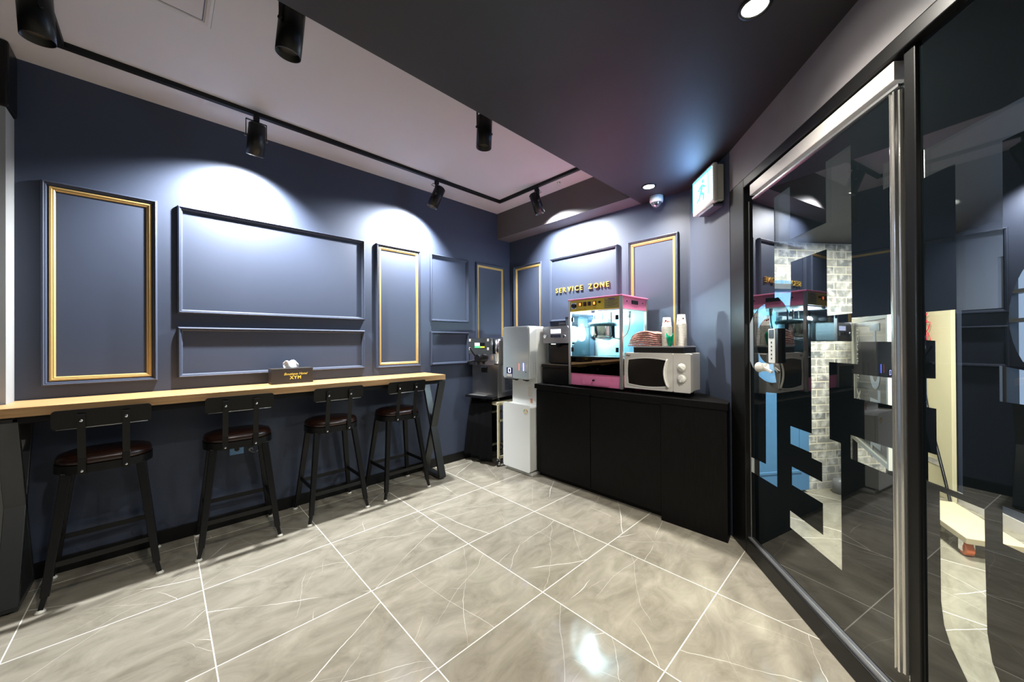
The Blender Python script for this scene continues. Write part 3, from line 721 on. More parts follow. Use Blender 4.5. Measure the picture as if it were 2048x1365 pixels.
# ------------------------------------------------------------------ microwave
def microwave():
    e = empty('microwave', (-0.53, -2.320, ZW), -pi / 2, 'pale cream microwave oven with two dials and curved black window on the worktop', 'microwave')
    w, d, z0, z1 = 0.284, 0.30, 0.036, 0.352
    MB().box(-w, w - 0.03, 0.022, d, z0, z1).build('housing', MICW, e, 0.006)
    for x, y in ((-w + .05, .06), (w - .08, .06), (-w + .05, d - .05), (w - .08, d - .05)):
        MB().cyl((x, y, 0), (x, y, z0 + .004), 0.014, 0.018).build('foot', BLKP, e)
    P = FRONT @ Matrix.Translation((0, 0, -0.022))
    dx = 0.148
    dr_ = MB().prism(rrect(-w, dx - .001, z0 + .002, z1 - .002, 0.010), 0, 0.024, P).build('oven_door', MICW, e, 0.004)
    # bulged dark window
    n = 14; wp = []
    xl, xr, zb, zt = -w + .045, dx - .042, z0 + .045, z1 - .062
    for i in range(n + 1): t_ = i / n; wp.append((xl + (xr - xl) * t_, zb - 0.014 * sin(pi * t_)))
    for i in range(1, n): t_ = i / n; wp.append((xr - 0.022 * sin(pi * t_), zb + (zt - zb) * t_))
    for i in range(n + 1): t_ = i / n; wp.append((xr + (xl - xr) * t_, zt + 0.016 * sin(pi * t_)))
    for i in range(1, n): t_ = i / n; wp.append((xl - 0.008 * sin(pi * t_), zt + (zb - zt) * t_))
    def grow(k): 
        cx, cz = (xl + xr) / 2, (zb + zt) / 2
        return [(cx + (x - cx) * (1 + k / (xr - xl) * 2), cz + (z - cz) * (1 + k / (zt - zb) * 2)) for x, z in wp]
    MB().prism(grow(0.010), 0.024, 0.0275, P).build('window_rim', KNOBW, dr_, 0.001)
    MB().prism(wp, 0.027, 0.029, P).build('oven_window', mat('oven_window_black', (0.012, 0.010, 0.009), 0.16), dr_)
    # crescent handle at the right of the window
    hc = [(dx - .042 - 0.024 * sin(pi * i / 12), zb - .010 + (zt - zb + .024) * i / 12, 0.034 + 0.010 * sin(pi * i / 12)) for i in range(13)]
    MB().tube(hc, 0.0075, 10, P).build('door_handle', KNOBW, dr_)
    cp = MB().prism(rrect(dx + .001, w, z0 + .002, z1 - .002, 0.010), -0.03, 0.024, P).build('control_panel', MICW, e, 0.004)
    for zc, rot in ((z1 - .112, 0.9), (z1 - .202, -0.3)):
        k = MB().lathe([(0.033, 0.024), (0.032, 0.034), (0.029, 0.042), (0.004, 0.043)], 30, P, c=(0.218, zc)).build('dial', KNOBW, cp)
        MB().box(-0.006, 0.006, -0.028, 0.028, 0.042, 0.049, P @ Matrix.Translation((0.218, zc, 0)) @ Matrix.Rotation(rot, 4, 'Z')).build('dial_grip', KNOBW, k, 0.002)
        tk = MB()
        for i in range(13):
            a = radians(-50 + i * 23.5)
            tk.box(0.039, 0.044, -0.0007, 0.0007, 0.024, 0.0248, P @ Matrix.Translation((0.218, zc, 0)) @ Matrix.Rotation(a, 4, 'Z'))
        tk.build('dial_marks', INK, k)
    text_mesh('brand_lettering', 'Magic', 0.018, INK, dr_, P @ Matrix.Translation((-w + .018, z1 - .030, 0.024)), 0.0004, 0.0006, 0.2, align='LEFT')
microwave()

# tray on the microwave with bags and cups
def tray_things():
    zt = ZW + 0.352
    tr_ = empty('tray_box', (-0.50, -2.325, zt), -pi / 2, 'low black organiser box lying on top of the cream microwave', 'box')
    MB().box(-0.215, 0.215, 0.0, 0.27, 0, 0.054).build('box_body', BLKM, tr_, 0.003)
    MB().box(-0.218, 0.218, -0.003, 0.273, 0.046, 0.057).build('box_lid', GREYP, tr_, 0.002)
    z = zt + 0.058
    # pink printed paper bags, a stack in film
    me = MB()
    bg = empty('paper_bag_stack', (-0.49, -2.20, z), -pi / 2, 'stack of folded pink and white popcorn bags in clear wrap on the black box', 'paper bags')
    m = mat('pink_printed_paper', (0.62, 0.22, 0.18), 0.5)
    t, N, L = nt(m); b = N['Principled BSDF']
    tc = N.new('ShaderNodeTexCoord'); n_ = N.new('ShaderNodeTexNoise'); n_.inputs['Scale'].default_value = 60; n_.inputs['Detail'].default_value = 3
    r = N.new('ShaderNodeValToRGB'); r.color_ramp.elements[0].position = 0.46; r.color_ramp.elements[0].color = (0.58, 0.20, 0.16, 1); r.color_ramp.elements[1].position = 0.56; r.color_ramp.elements[1].color = (0.72, 0.46, 0.40, 1)
    L.new(tc.outputs['Object'], n_.inputs['Vector']); L.new(n_.outputs[0], r.inputs[0]); L.new(r.outputs[0], b.inputs['Base Color'])
    b.inputs['Coat Weight'].default_value = 0.5
    rnd = random.Random(3)
    for i in range(7):
        zz = 0.0165 * i
        k = MB(); nx, ny = 12, 6; vs = []
        x0, x1 = -0.155 + 0.004 * rnd.random() + 0.006 * i, 0.120 + 0.004 * rnd.random()
        for layer in (0, 1):
            for iy in range(ny + 1):
                for ix in range(nx + 1):
                    u, v = ix / nx, iy / ny
                    hump = 0.020 * sin(pi * min(1, u * 1.1)) * (i / 6)
                    vs.append((x0 + (x1 - x0) * u, 0.01 + 0.20 * v + 0.003 * sin(9 * u + i), max(0.0, zz + layer * 0.0150 * (0.25 + 0.75 * sin(pi * min(max(u, .06), .94)) ** .4) + hump - (0.02 * (1 - u) ** 6) * (i / 6) + 0.0015 * sin(14 * u + 5 * v + i))))
        W_ = nx + 1; O_ = W_ * (ny + 1); fs = []
        for iy in range(ny):
            for ix in range(nx):
                a = iy * W_ + ix
                fs.append((a, a + W_, a + W_ + 1, a + 1)); fs.append((O_ + a, O_ + a + 1, O_ + a + W_ + 1, O_ + a + W_))
        for ix in range(nx): fs.append((ix, ix + 1, O_ + ix + 1, O_ + ix)); a = ny * W_ + ix; fs.append((a + 1, a, O_ + a, O_ + a + 1))
        for iy in range(ny): a = iy * W_; fs.append((a + W_, a, O_ + a, O_ + a + W_)); a = iy * W_ + nx; fs.append((a, a + W_, O_ + a + W_, O_ + a))
        k._f(vs, fs, True); k.build('folded_bag', m, bg)
    # cups, upside down and nested
    prof = [(0.0420, 0.0), (0.0435, 0.0015), (0.0435, 0.0045), (0.0385, 0.0060), (0.0300, 0.086), (0.0285, 0.086), (0.0280, 0.082), (0.002, 0.082)]
    inn = [(0.0380, 0.0), (0.0375, 0.005), (0.0275, 0.078)]
    cup0 = MB().lathe(prof, 24).lathe(inn, 24).build('paper_cup', PAPER)
    # red prints on the show cups
    def decor(o, dots, m_):
        dm = MB()
        for a, zc, rr in dots:
            rad = 0.0385 - 0.0085 * (zc - 0.0065) / 0.0795 + 0.0004
            T = Matrix.Translation((rad * cos(a), rad * sin(a), zc)) @ Matrix.Rotation(a, 4, 'Z') @ Matrix.Rotation(pi / 2, 4, 'Y')
            dm.prism([(rr * cos(j * pi / 5), rr * sin(j * pi / 5)) for j in range(10)], -0.0012, 0.0003, T)
        return dm.build('cup_print', m_, o)
    first = [True]
    def stack(x, y, n, pitch, where, grp):
        for i in range(n):
            if first[0]: c = cup0; first[0] = False
            else: c = cup0.copy(); COL.objects.link(c)
            c.location = (x, y, z + i * pitch)
            if i < n - 1: tag(c, 'nested upside-down white paper cup in the %s stack on the black box' % where, 'cup', grp)
            else: tag(c, 'topmost white paper cup with print of the %s stack' % where, 'cup', grp)
        return c
    a = stack(-0.40, -2.365, 21, 0.0080, 'left, shorter', 'paper cups in the left stack')
    decor(a, [(radians(188), 0.055, 0.009), (radians(165), 0.045, 0.005), (radians(215), 0.048, 0.007), (radians(195), 0.030, 0.003), (radians(240), 0.05, 0.005)], REDP)
    b_ = stack(-0.385, -2.480, 19, 0.0100, 'right, taller', 'paper cups in the right stack')
    decor(b_, [(radians(225), 0.050, 0.008), (radians(168), 0.035, 0.006), (radians(195), 0.06, 0.003)], mat('faint_print', (0.45, 0.25, 0.2), 0.6))
    # green scoop-like plastic cup with flaring lips
    gs = MB(); vs = []; nn = 20
    for j, (r_, h_) in enumerate([(0.010, 0.0), (0.016, 0.006), (0.026, 0.045), (0.032, 0.085)]):
        for k in range(nn):
            an = 2 * pi * k / nn
            hh = h_ + (0.028 * max(0, cos(2 * an)) if j == 3 else 0)
            vs.append((r_ * cos(an), r_ * sin(an), hh))
    fs = [(j * nn + k, j * nn + (k + 1) % nn, (j + 1) * nn + (k + 1) % nn, (j + 1) * nn + k) for j in range(3) for k in range(nn)] + [tuple(range(nn))]
    gs._f(vs, fs, True)
    go = gs.build('plastic_scoop', GREEN); go.location = (-0.46, -2.415, z); go.rotation_euler = (0, 0, pi / 2)
    so = go.modifiers.new('solid', 'SOLIDIFY'); so.thickness = 0.0015
    tag(go, 'small green translucent plastic scoop standing between the two cup stacks', 'scoop')
tray_things()

# ------------------------------------------------------------------ coffee machine on its drawer box
def coffee():
    b = empty('drawer_box', (-0.52, -1.225, ZW), -pi / 2, 'low black drawer box underneath the coffee machine on the worktop', 'drawer box')
    MB().box(-0.185, 0.185, 0.01, 0.42, 0.0, 0.175).build('box_body', BLKP, b, 0.004)
    MB().prism(rrect(-0.175, 0.175, 0.012, 0.160, 0.008), 0, 0.012, FRONT @ Matrix.Translation((0, 0, -0.012))).build('drawer_front', BLKP, b, 0.003)
    e = empty('coffee_machine', (-0.50, -1.225, ZW + 0.176), -pi / 2, 'black automatic coffee machine with silver display head beside the popcorn machine', 'coffee machine')
    MB().box(-0.165, 0.165, 0.10, 0.40, 0.0, 0.44).build('machine_body', BLKP, e, 0.008)
    MB().box(-0.120, 0.165, 0.02, 0.11, 0.05, 0.25).build('brew_unit', BLKP, e, 0.008)
    dt = MB().box(-0.182, 0.182, -0.03, 0.12, 0.0, 0.034).build('drip_tray', BLKP, e, 0.004)
    MB().box(-0.176, 0.176, -0.031, 0.10, 0.034, 0.038).build('drip_grille', STEEL, dt)
    MB().box(-0.160, -0.125, 0.03, 0.11, 0.07, 0.30).build('water_window', mat('tinted_tank', (0.10, 0.12, 0.13), 0.1), e, 0.004)
    hd = MB().prism(rrect(-0.175, 0.175, 0.262, 0.442, 0.022), 0, 0.14, FRONT @ Matrix.Translation((0, 0, -0.13))).build('display_head', mat('silver_grey_plastic', (0.27, 0.26, 0.27), 0.3, 0.3), e, 0.006)
    MB().box(-0.060, 0.075, -0.0125, -0.009, 0.368, 0.410).build('display', LCD, hd)
    for i in range(4): MB().box(-0.062 + i * 0.035, -0.032 + i * 0.035, -0.0145, -0.009, 0.322, 0.352).build('menu_button', mat('dark_blue_button', (0.02, 0.03, 0.08), 0.3) if i == 0 else bpy.data.materials['dark_blue_button'], hd, 0.002)
    for x in (-0.125, 0.130): MB().cyl((x, -0.01, 0.335), (x, -0.034, 0.335), 0.022, 0.019, 24).build('control_knob', CHROME, hd, 0.002)
    sp = MB().box(-0.045, 0.045, -0.04, 0.06, 0.222, 0.262).build('spout', BLKP, e, 0.006)
    MB().box(-0.03, 0.03, -0.042, -0.038, 0.250, 0.256).build('spout_light', mat('spout_light', (0.8, 0.8, 0.8), 0.3, emit=(1, 1, 1), es=1.2), sp)
    MB().prism([(-0.01, 0.18), (0.165, 0.18), (0.165, 0.36), (-0.01, 0.36)], 0.44, 0.545).build('bean_hopper', mat('dark_hopper', (0.03, 0.03, 0.035), 0.12), e, 0.01)
    MB().box(-0.012, 0.167, 0.178, 0.362, 0.525, 0.550).build('hopper_lid', BLKP, e, 0.003)
    MB().box(-0.13, -0.02, 0.20, 0.36, 0.44, 0.49).build('hopper_small', BLKP, e, 0.012)
coffee()

# ------------------------------------------------------------------ water purifier
def purifier():
    e = empty('water_purifier', (-0.68, -0.790, 0), -pi / 2, 'tall white stand-type water purifier with silvery upper tank and blue light', 'water purifier')
    mf = mat('pearl_silver_front', (0.52, 0.60, 0.62), 0.16, 0.25, coat=0.4)
    MB().prism([(-0.155, 0.10), (0.224, 0.10), (0.224, 0.42), (-0.155, 0.42)], 0.72, 1.600).build('rear_column', WHITE, e, 0.006)
    tk = MB().prism(rrect(-0.200, 0.222, 1.042, 1.628, 0.035), 0.0, 0.24, FRONT @ Matrix.Translation((0, 0, -0.24))).build('upper_tank', mat('white_gloss_tank', (0.62, 0.64, 0.63), 0.22), e, 0.012, seg=3)
    MB().prism(rrect(-0.192, 0.205, 1.050, 1.620, 0.030), 0.0, 0.006, FRONT @ Matrix.Translation((0, 0, 0))).build('tank_front', mf, tk, 0.003)
    MB().box(-0.135, -0.040, -0.0085, -0.006, 1.040 + .015, 1.165).build('touch_panel', mat('navy_touch_panel', (0.015, 0.02, 0.12), 0.2), tk)
    MB().frame(0.042, 0.050, [(0, 0.0), (0, 0.001), (0.006, 0.001), (0.006, 0)], FRONT @ Matrix.Translation((-0.108, 1.108, 0.0085))).build('touch_light', mat('touch_light_white', (0.8, 0.8, 1), 0.3, emit=(0.5, 0.55, 1.0), es=4), tk)
    MB().box(-0.130, -0.045, -0.0095, -0.0085, 1.060, 1.096).build('caption_label', PAPER, tk)
    MB().box(0.128, 0.137, -0.0080, -0.006, 1.138, 1.222).build('blue_bar_light', BLUEL, tk)
    MB().box(0.060, 0.068, -0.0080, -0.006, 1.138, 1.218).build('red_bar_light', mat('red_bar_light', (0.6, 0.25, 0.25), 0.3, emit=(1, 0.2, 0.2), es=0.5), tk)
    MB().cyl((0.168, -0.005, 1.125), (0.168, -0.0085, 1.125), 0.006, seg=12).build('sensor', BLKP, tk)
    MB().box(-0.03, 0.03, -0.0075, -0.006, 1.508, 1.514).build('brand_line', mat('faint_grey_print', (0.35, 0.42, 0.44), 0.4), tk)
    vd = MB()
    for i in range(7):
        for j in range(2): vd.box(0.2225, 0.2245, 0.05 + j * 0.035, 0.058 + j * 0.035, 1.10 + i * 0.020, 1.106 + i * 0.020)
    vd.build('vent_dots', GREYP, tk)
    for x in (-0.035, 0.130):
        tp = MB().cyl((x, 0.05, 1.045), (x, 0.05, 1.020), 0.020, 0.017).build('tap', BLKP, tk)
        MB().box(x - 0.045, x + 0.02, 0.03, 0.07, 1.026, 1.044).build('tap_bracket', BLKP, tp, 0.003)
    MB().prism(rrect(0.115, 0.155, 0.845, 0.955, 0.006), 0, 0.016, FRONT @ Matrix.Translation((0, 0, -0.10))).build('tap_box', IVORY, e, 0.002)
    MB().box(0.135, 0.165, 0.098, 0.1, 0.775, 0.825).build('warning_sticker', mat('orange_print', (0.6, 0.25, 0.12), 0.5), e)
    lw = MB().prism(rrect(-0.195, 0.226, 0.045, 0.755, 0.02), 0.0, 0.30, FRONT @ Matrix.Translation((0, 0, -0.31))).build('lower_body', WHITE, e, 0.008)
    MB().prism(rrect(-0.198, 0.226, 0.042, 0.765, 0.028), 0.0, 0.022, FRONT @ Matrix.Translation((0, 0, -0.012))).build('lower_door', WHITE, lw, 0.008, seg=3)
    MB().box(-0.165, 0.226, 0.02, 0.31, 0.0, 0.030).build('plinth', WHITE, e, 0.006)
    st = MB().cyl((0.165, -0.009, 0.695), (0.165, -0.0115, 0.695), 0.033, seg=28).build('energy_sticker', PAPER, lw)
    for a0, a1, m_ in ((0, 60, 'r'), (60, 120, 'y'), (120, 180, 'g')):
        mm = {'r': REDP, 'y': YELS, 'g': GRNS}[m_]
        pts = [(0.030 * cos(radians(a0 + (a1 - a0) * i / 6)), 0.030 * sin(radians(a0 + (a1 - a0) * i / 6))) for i in range(7)] + [(0.022 * cos(radians(a1 - (a1 - a0) * i / 6)), 0.022 * sin(radians(a1 - (a1 - a0) * i / 6))) for i in range(7)]
        MB().prism(pts, 0.0115, 0.0122, FRONT @ Matrix.Translation((0.165, 0.695, 0))).build('sticker_arc', mm, st)
    MB().prism([(-0.014, -0.012), (0.014, -0.012), (0.0, 0.014)], 0.0115, 0.0122, FRONT @ Matrix.Translation((0.165, 0.693, 0))).build('sticker_triangle', YELS, st)
purifier()

# ------------------------------------------------------------------ ice cream machine on covered cart
def icecream():
    c = empty('covered_cart', (-0.775, -0.27, 0), 0, 'wheeled cream metal cart draped in black cloth under the ice cream machine', 'cart')
    # cream frame
    fr = MB(); zt = 0.735
    L_ = [(0.08, -0.245), (0.52, -0.245), (0.52, 0.22), (0.08, 0.22)]
    for x, y in L_:
        MB().box(x - .012, x + .012, y - .012, y + .012, 0.09, zt - 0.02).build('leg', CREAM, c, 0.002)
    for z in (0.10, 0.53, zt - .012):
        k = MB().box(0.08, 0.52, -0.257, -0.233, z - .012, z + .012).box(0.08, 0.52, 0.208, 0.232, z - .012, z + .012).box(0.508, 0.532, -0.245, 0.22, z - .012, z + .012)
        if z > 0.7: k.box(0.068, 0.092, -0.245, 0.22, z - .012, z + .012)
        k.build('rail', CREAM, c)
    MB().box(0.07, 0.53, -0.25, 0.225, zt, zt + .012).build('top_shelf', CREAM, c, 0.002)
    for x, y in L_:
        cs = MB().cyl((x - .0, y - .012, 0.035), (x, y + .012, 0.035), 0.035, seg=20).build('caster', BLKP, c, 0.003)
        MB().cyl((x, y - .0145, 0.035), (x, y + .0145, 0.035), 0.020, seg=16).bar((x, y - .018, 0.035), (x, y - .018, 0.09), 0.02, 0.004, (1, 0, 0)).bar((x, y + .018, 0.035), (x, y + .018, 0.09), 0.02, 0.004, (1, 0, 0)).build('caster_fork', CHROME, cs)
    # cloth: front sheet flaring towards the wall side
    nx, nz = 26, 18; vs = []
    rnd = random.Random(5)
    for j in range(nz + 1):
        v = j / nz
        for i in range(nx + 1):
            u = i / nx
            y = 0.245 - u * 0.405
            flare = (0.075 * (1 - u) + 0.03) * (v ** 0.8)
            x = 0.055 - flare - 0.010 * v * sin(9 * u * pi * .7 + 1.0) - 0.006 * v * sin(23 * u)
            hem = 0.045 + 0.012 * sin(7 * u) + 0.02 * (u) * 0
            z = zt + .016 - v * (zt + .016 - hem)
            y += -0.045 * v * (u ** 2)
            vs.append((x, y, z))
    fs = [(j * (nx + 1) + i, j * (nx + 1) + i + 1, (j + 1) * (nx + 1) + i + 1, (j + 1) * (nx + 1) + i) for j in range(nz) for i in range(nx)]
    k = MB()._f(vs, fs, True)
    k.box(0.052, 0.535, -0.16, 0.246, zt + .012, zt + .020)
    # wall-side sheet
    k.box(0.05, 0.53, 0.240, 0.248, 0.05, zt + .016)
    o = k.build('cloth_cover', CLOTH, c)
    so = o.modifiers.new('solid', 'SOLIDIFY'); so.thickness = 0.003
    zb = zt + .022
    e = empty('ice_cream_machine', (-0.735, -0.290, zb), radians(-80), 'stainless steel soft ice cream machine with black dispensing valve on the covered cart', 'ice cream machine')
    MB().box(-0.205, 0.205, 0.03, 0.42, 0.035, 0.420).build('lower_body', STEEL, e, 0.006)
    MB().box(-0.205, 0.205, 0.06, 0.42, 0.420, 0.715).build('upper_body', STEEL, e, 0.006)
    MB().box(0.2055, 0.2085, 0.10, 0.40, 0.09, 0.42).build('side_grille_panel', ALU, e)
    vt = MB()
    for i in range(16): vt.box(0.2085, 0.2095, 0.16, 0.34, 0.12 + i * 0.017, 0.127 + i * 0.017)
    vt.build('side_vents', BLKM, e)
    hd = MB().prism(rrect(-0.225, 0.120, 0.555, 0.745, 0.012), 0, 0.05, FRONT @ Matrix.Translation((0, 0, -0.045))).build('control_head', GREYM, e, 0.004)
    MB().box(-0.225, 0.160, 0.005, 0.060, 0.420, 0.558).build('valve_plate', CHROME, hd, 0.004)
    MB().cyl((0.162, 0.085, 0.44), (0.162, 0.085, 0.735), 0.042, seg=24).build('round_corner_panel', CHROME, e)
    for x, z in ((-0.205, 0.722), (0.085, 0.722), (-0.205, 0.618), (0.085, 0.618)):
        MB().box(x - .015, x + .015, -0.0085, -0.005, z - .016, z + .016).build('corner_clip', PAPER, hd, 0.001)
    MB().box(-0.125, -0.045, -0.0085, -0.005, 0.652, 0.690).build('display', mat('pale_display', (0.5, 0.55, 0.5), 0.2, emit=(0.8, 0.9, 0.8), es=0.5), hd)
    MB().box(-0.045, 0.035, -0.0080, -0.005, 0.625, 0.690).build('button_panel', BLKP, hd)
    MB().box(-0.125, -0.030, -0.0090, -0.005, 0.628, 0.648).build('green_strip', mat('green_strip', (0.05, 0.3, 0.1), 0.3, emit=(0.1, 0.9, 0.3), es=0.5), hd)
    for i in range(3): MB().cyl((-0.020 + i * 0.022, -0.008, 0.638), (-0.020 + i * 0.022, -0.011, 0.638), 0.009, seg=14).build('yellow_button', mat('yellow_button', (0.8, 0.75, 0.02), 0.3, emit=(1, 1, 0.05), es=0.8) if i == 0 else bpy.data.materials['yellow_button'], hd)
    vl = MB().cyl((-0.03, 0.005, 0.505), (-0.03, -0.075, 0.505), 0.052, 0.046, 24).cyl((-0.03, -0.04, 0.46), (-0.03, -0.04, 0.425), 0.022, 0.014).build('dispensing_valve', BLKP, hd, 0.004)
    MB().bar((-0.085, -0.04, 0.47), (-0.185, -0.05, 0.455), 0.026, 0.02).sphere((-0.19, -0.05, 0.455), 0.018).build('valve_arm', BLKP, vl)
    MB().bar((-0.075, -0.06, 0.535), (-0.135, -0.085, 0.630), 0.022, 0.012, (0, 1, 0)).build('lever', BLKP, vl, 0.003)
    MB().box(-0.05, 0.045, 0.026, 0.031, 0.330, 0.398).build('pump_opening', BLKM, e)
    MB().box(-0.045, 0.04, 0.018, 0.028, 0.388, 0.400).build('opening_lip', CHROME, e)
    dt = MB().box(-0.24, 0.19, -0.06, 0.05, 0.025, 0.055).build('drip_tray', BLKP, e, 0.004)
    MB().box(-0.19, 0.06, -0.055, 0.02, 0.055, 0.059).build('tray_plate', ALU, dt)
    MB().box(-0.02, 0.06, -0.02, 0.04, 0.0, 0.028).build('foot', BLKP, e)
    for x, y in ((-0.18, 0.06), (0.18, 0.06), (-0.18, 0.38), (0.18, 0.38)): MB().cyl((x, y, 0), (x, y, 0.036), 0.018).build('foot', BLKP, e)
    MB().prism(rrect(-0.19, 0.19, 0.08, 0.40, 0.02), 0.715, 0.735).lathe([(0.03, 0.735), (0.03, 0.76), (0.02, 0.77), (0.002, 0.772)], 16, c=(0.12, 0.24)).build('hopper_lid', STEEL, e, 0.004)
icecream()

# ------------------------------------------------------------------ bar counter
def bar():
    X0, X1, Y0, Y1 = -4.95, -1.36, -0.425, -0.004
    e = empty('bar_counter', (-3.1, -0.21, 0), 0, 'long narrow light oak bar counter on black X-shaped legs along the navy wall', 'bar counter')
    T = Matrix.Translation((3.1, 0.21, 0))
    MB().prism([(X0, Y0), (X1, Y0), (X1, Y1), (-4.161, Y1), (-4.161, -0.188), (X0, -0.188)], 1.062, 1.112, T).build('tabletop', OAK, e, 0.002)
    MB().box(-4.10, -1.42, -0.395, -0.365, 1.022, 1.061, T).box(-4.10, -1.42, -0.06, -0.03, 1.022, 1.061, T).build('under_frame', BLK, e)
    for xc in (-1.382, -4.121):
        t = 0.030; w = 0.078
        L = MB(); y0, y1, zb, z1 = -0.395, -0.040, 0.028, 1.038
        L.bar((xc, y0 + .0, z1), (xc, y1, z1), w, t, (0, 0, 1), T)
        L.bar((xc, y0, zb), (xc, y1, zb), w, t, (0, 0, 1), T)
        L.bar((xc, y0 + .010, z1), (xc, y1 - .010, zb), w, t, (0, 1, 0), T)
        L.bar((xc, y1 - .010, z1), (xc, y0 + .010, zb), w, t, (0, 1, 0), T)
        lg = L.build('cross_leg', LEGM, e, 0.003)
        MB().cyl((xc, y0 + .03, 0), (xc, y0 + .03, 0.014), 0.012, M=T).cyl((xc, y1 - .03, 0), (xc, y1 - .03, 0.014), 0.012, M=T).build('foot', BLKP, lg)
bar()

# ------------------------------------------------------------------ bar stools
def make_stool():
    e = empty('bar_stool', (0, 0, 0))
    hw = 0.206; hd = 0.172
    o = rrect(-hw, hw, -hd, hd, 0.15, 10)
    MB().prism(o, 0.705, 0.752, smooth=True).build('seat_pan', BLK, e, 0.004)
    # cushion
    s = MB(); prof = [(0.97, 0.752), (1.0, 0.762), (1.0, 0.778), (0.96, 0.794), (0.80, 0.806), (0.4, 0.811), (0.02, 0.812)]
    vs = []; n = len(o)
    for k, z in prof: vs += [(x * k * 0.985, y * k * 0.985, z) for x, y in o]
    fs = [(i * n + j, i * n + (j + 1) % n, (i + 1) * n + (j + 1) % n, (i + 1) * n + j) for i in range(len(prof) - 1) for j in range(n)] + [tuple(range((len(prof) - 1) * n, len(prof) * n)), tuple(range(n))[::-1]]
    s._f(vs, fs, True); s.build('seat_cushion', LEATH, e)
    # legs: folded-angle legs with a notched foot
    T0, F0 = (0.150, 0.118), (0.226, 0.208)
    for sx_ in (-1, 1):
        for sy in (-1, 1):
            p0 = Vector((sx_ * T0[0], sy * T0[1], 0.708)); p1 = Vector((sx_ * F0[0] * .965, sy * F0[1] * .965, 0.075)); p2 = Vector((sx_ * F0[0], sy * F0[1], 0.012))
            L = MB()
            L.bar(p0, p1, 0.044, 0.036, (0, 1, 0), w1=0.034, t1=0.030)
            q = p1 + (p0 - p1).normalized() * 0.004
            L.bar(q + Vector((-sx_ * 0.0, 0, 0)), p2 + Vector((sx_ * 0.006, 0, 0)), 0.024, 0.022, (0, 1, 0), w1=0.020, t1=0.020)
            lo = L.build('leg', BLK, e, 0.003)
            MB().lathe([(0.020, 0.0), (0.021, 0.005), (0.016, 0.011), (0.010, 0.016)], 16, c=(p2.x + sx_ * 0.006, p2.y)).build('rubber_foot', IVORY, lo)
    def at(z):
        t = (0.708 - z) / (0.708 - 0.075)
        return T0[0] + (F0[0] * .965 - T0[0]) * t, T0[1] + (F0[1] * .965 - T0[1]) * t
    for z, sy in ((0.225, -1), (0.250, 1)):
        x, y = at(z); MB().box(-x, x, sy * y - .005, sy * y + .005, z - .015, z + .015).build('stretcher', BLK, e, 0.001)
    for sx_ in (-1, 1):
        x, y = at(0.27); MB().box(sx_ * x - .005, sx_ * x + .005, -y, y, 0.255, 0.285).build('stretcher', BLK, e, 0.001)
    # back straps and back plate, on the room side (-y)
    for sx_ in (-1, 1):
        L = MB()
        x = sx_ * 0.088
        L.bar((x, -hd - .004, 0.700), (x, -hd - .008, 0.80), 0.032, 0.005, (0, 1, 0))
        L.bar((x, -hd - .008, 0.798), (x, -hd - .052, 1.055), 0.032, 0.005, (0, 1, 0))
        st = L.build('back_strap', GREYM if False else BLK, e)
        MB().sphere((x, -hd - .010, 0.722), 0.0075, sc=(1, .6, 1), seg=12).build('bolt', CHROME, st)
        MB().sphere((x, -hd - .054, 1.020), 0.0085, sc=(1, .6, 1), seg=12).build('bolt', CHROME, st)
    A = radians(9.7)
    M = Matrix.Translation((0, -hd - .034, 1.030)) @ Matrix.Rotation(A, 4, 'X') @ Matrix(((1, 0, 0, 0), (0, 0, -1, 0), (0, 1, 0, 0), (0, 0, 0, 1)))
    B = MB(); pts = rrect(-0.197, 0.197, -0.055, 0.055, 0.020, 5)
    B.prism(pts, -0.002, 0.002, M)
    bk = B.build('backrest', BLK, e, 0.0015)
    lip = MB().tube([tuple(M @ Vector((x, -0.055, 0.003))) for x in (-0.18, -0.06, 0.06, 0.18)], 0.0028, 6).build('backrest_lip', mat('bare_metal_edge', (0.35, 0.34, 0.32), 0.3, 0.8), bk)
    return e
def copy_tree(o, parent=None):
    c = o.copy(); COL.objects.link(c)
    if parent: c.parent = parent
    for ch in o.children: copy_tree(ch, c)
    return c
st0 = make_stool()
for i, (x, y, a, lb_) in enumerate([(-3.772, -0.262, 2.0, 'black metal bar stool nearest the camera, closest to the grey pillar'),
                                    (-3.108, -0.268, -2.0, 'black metal bar stool in front of the blue wall socket'),
                                    (-2.450, -0.270, 0.5, 'black metal bar stool just right of the tissue box'),
                                    (-1.828, -0.262, 1.5, 'black metal bar stool next to the right-hand X-shaped counter leg')]):
    s = st0 if i == 0 else copy_tree(st0)
    s.location = (x, y, 0); s.rotation_euler = (0, 0, radians(a))
    tag(s, lb_, 'bar stool', 'bar stools along the oak counter')

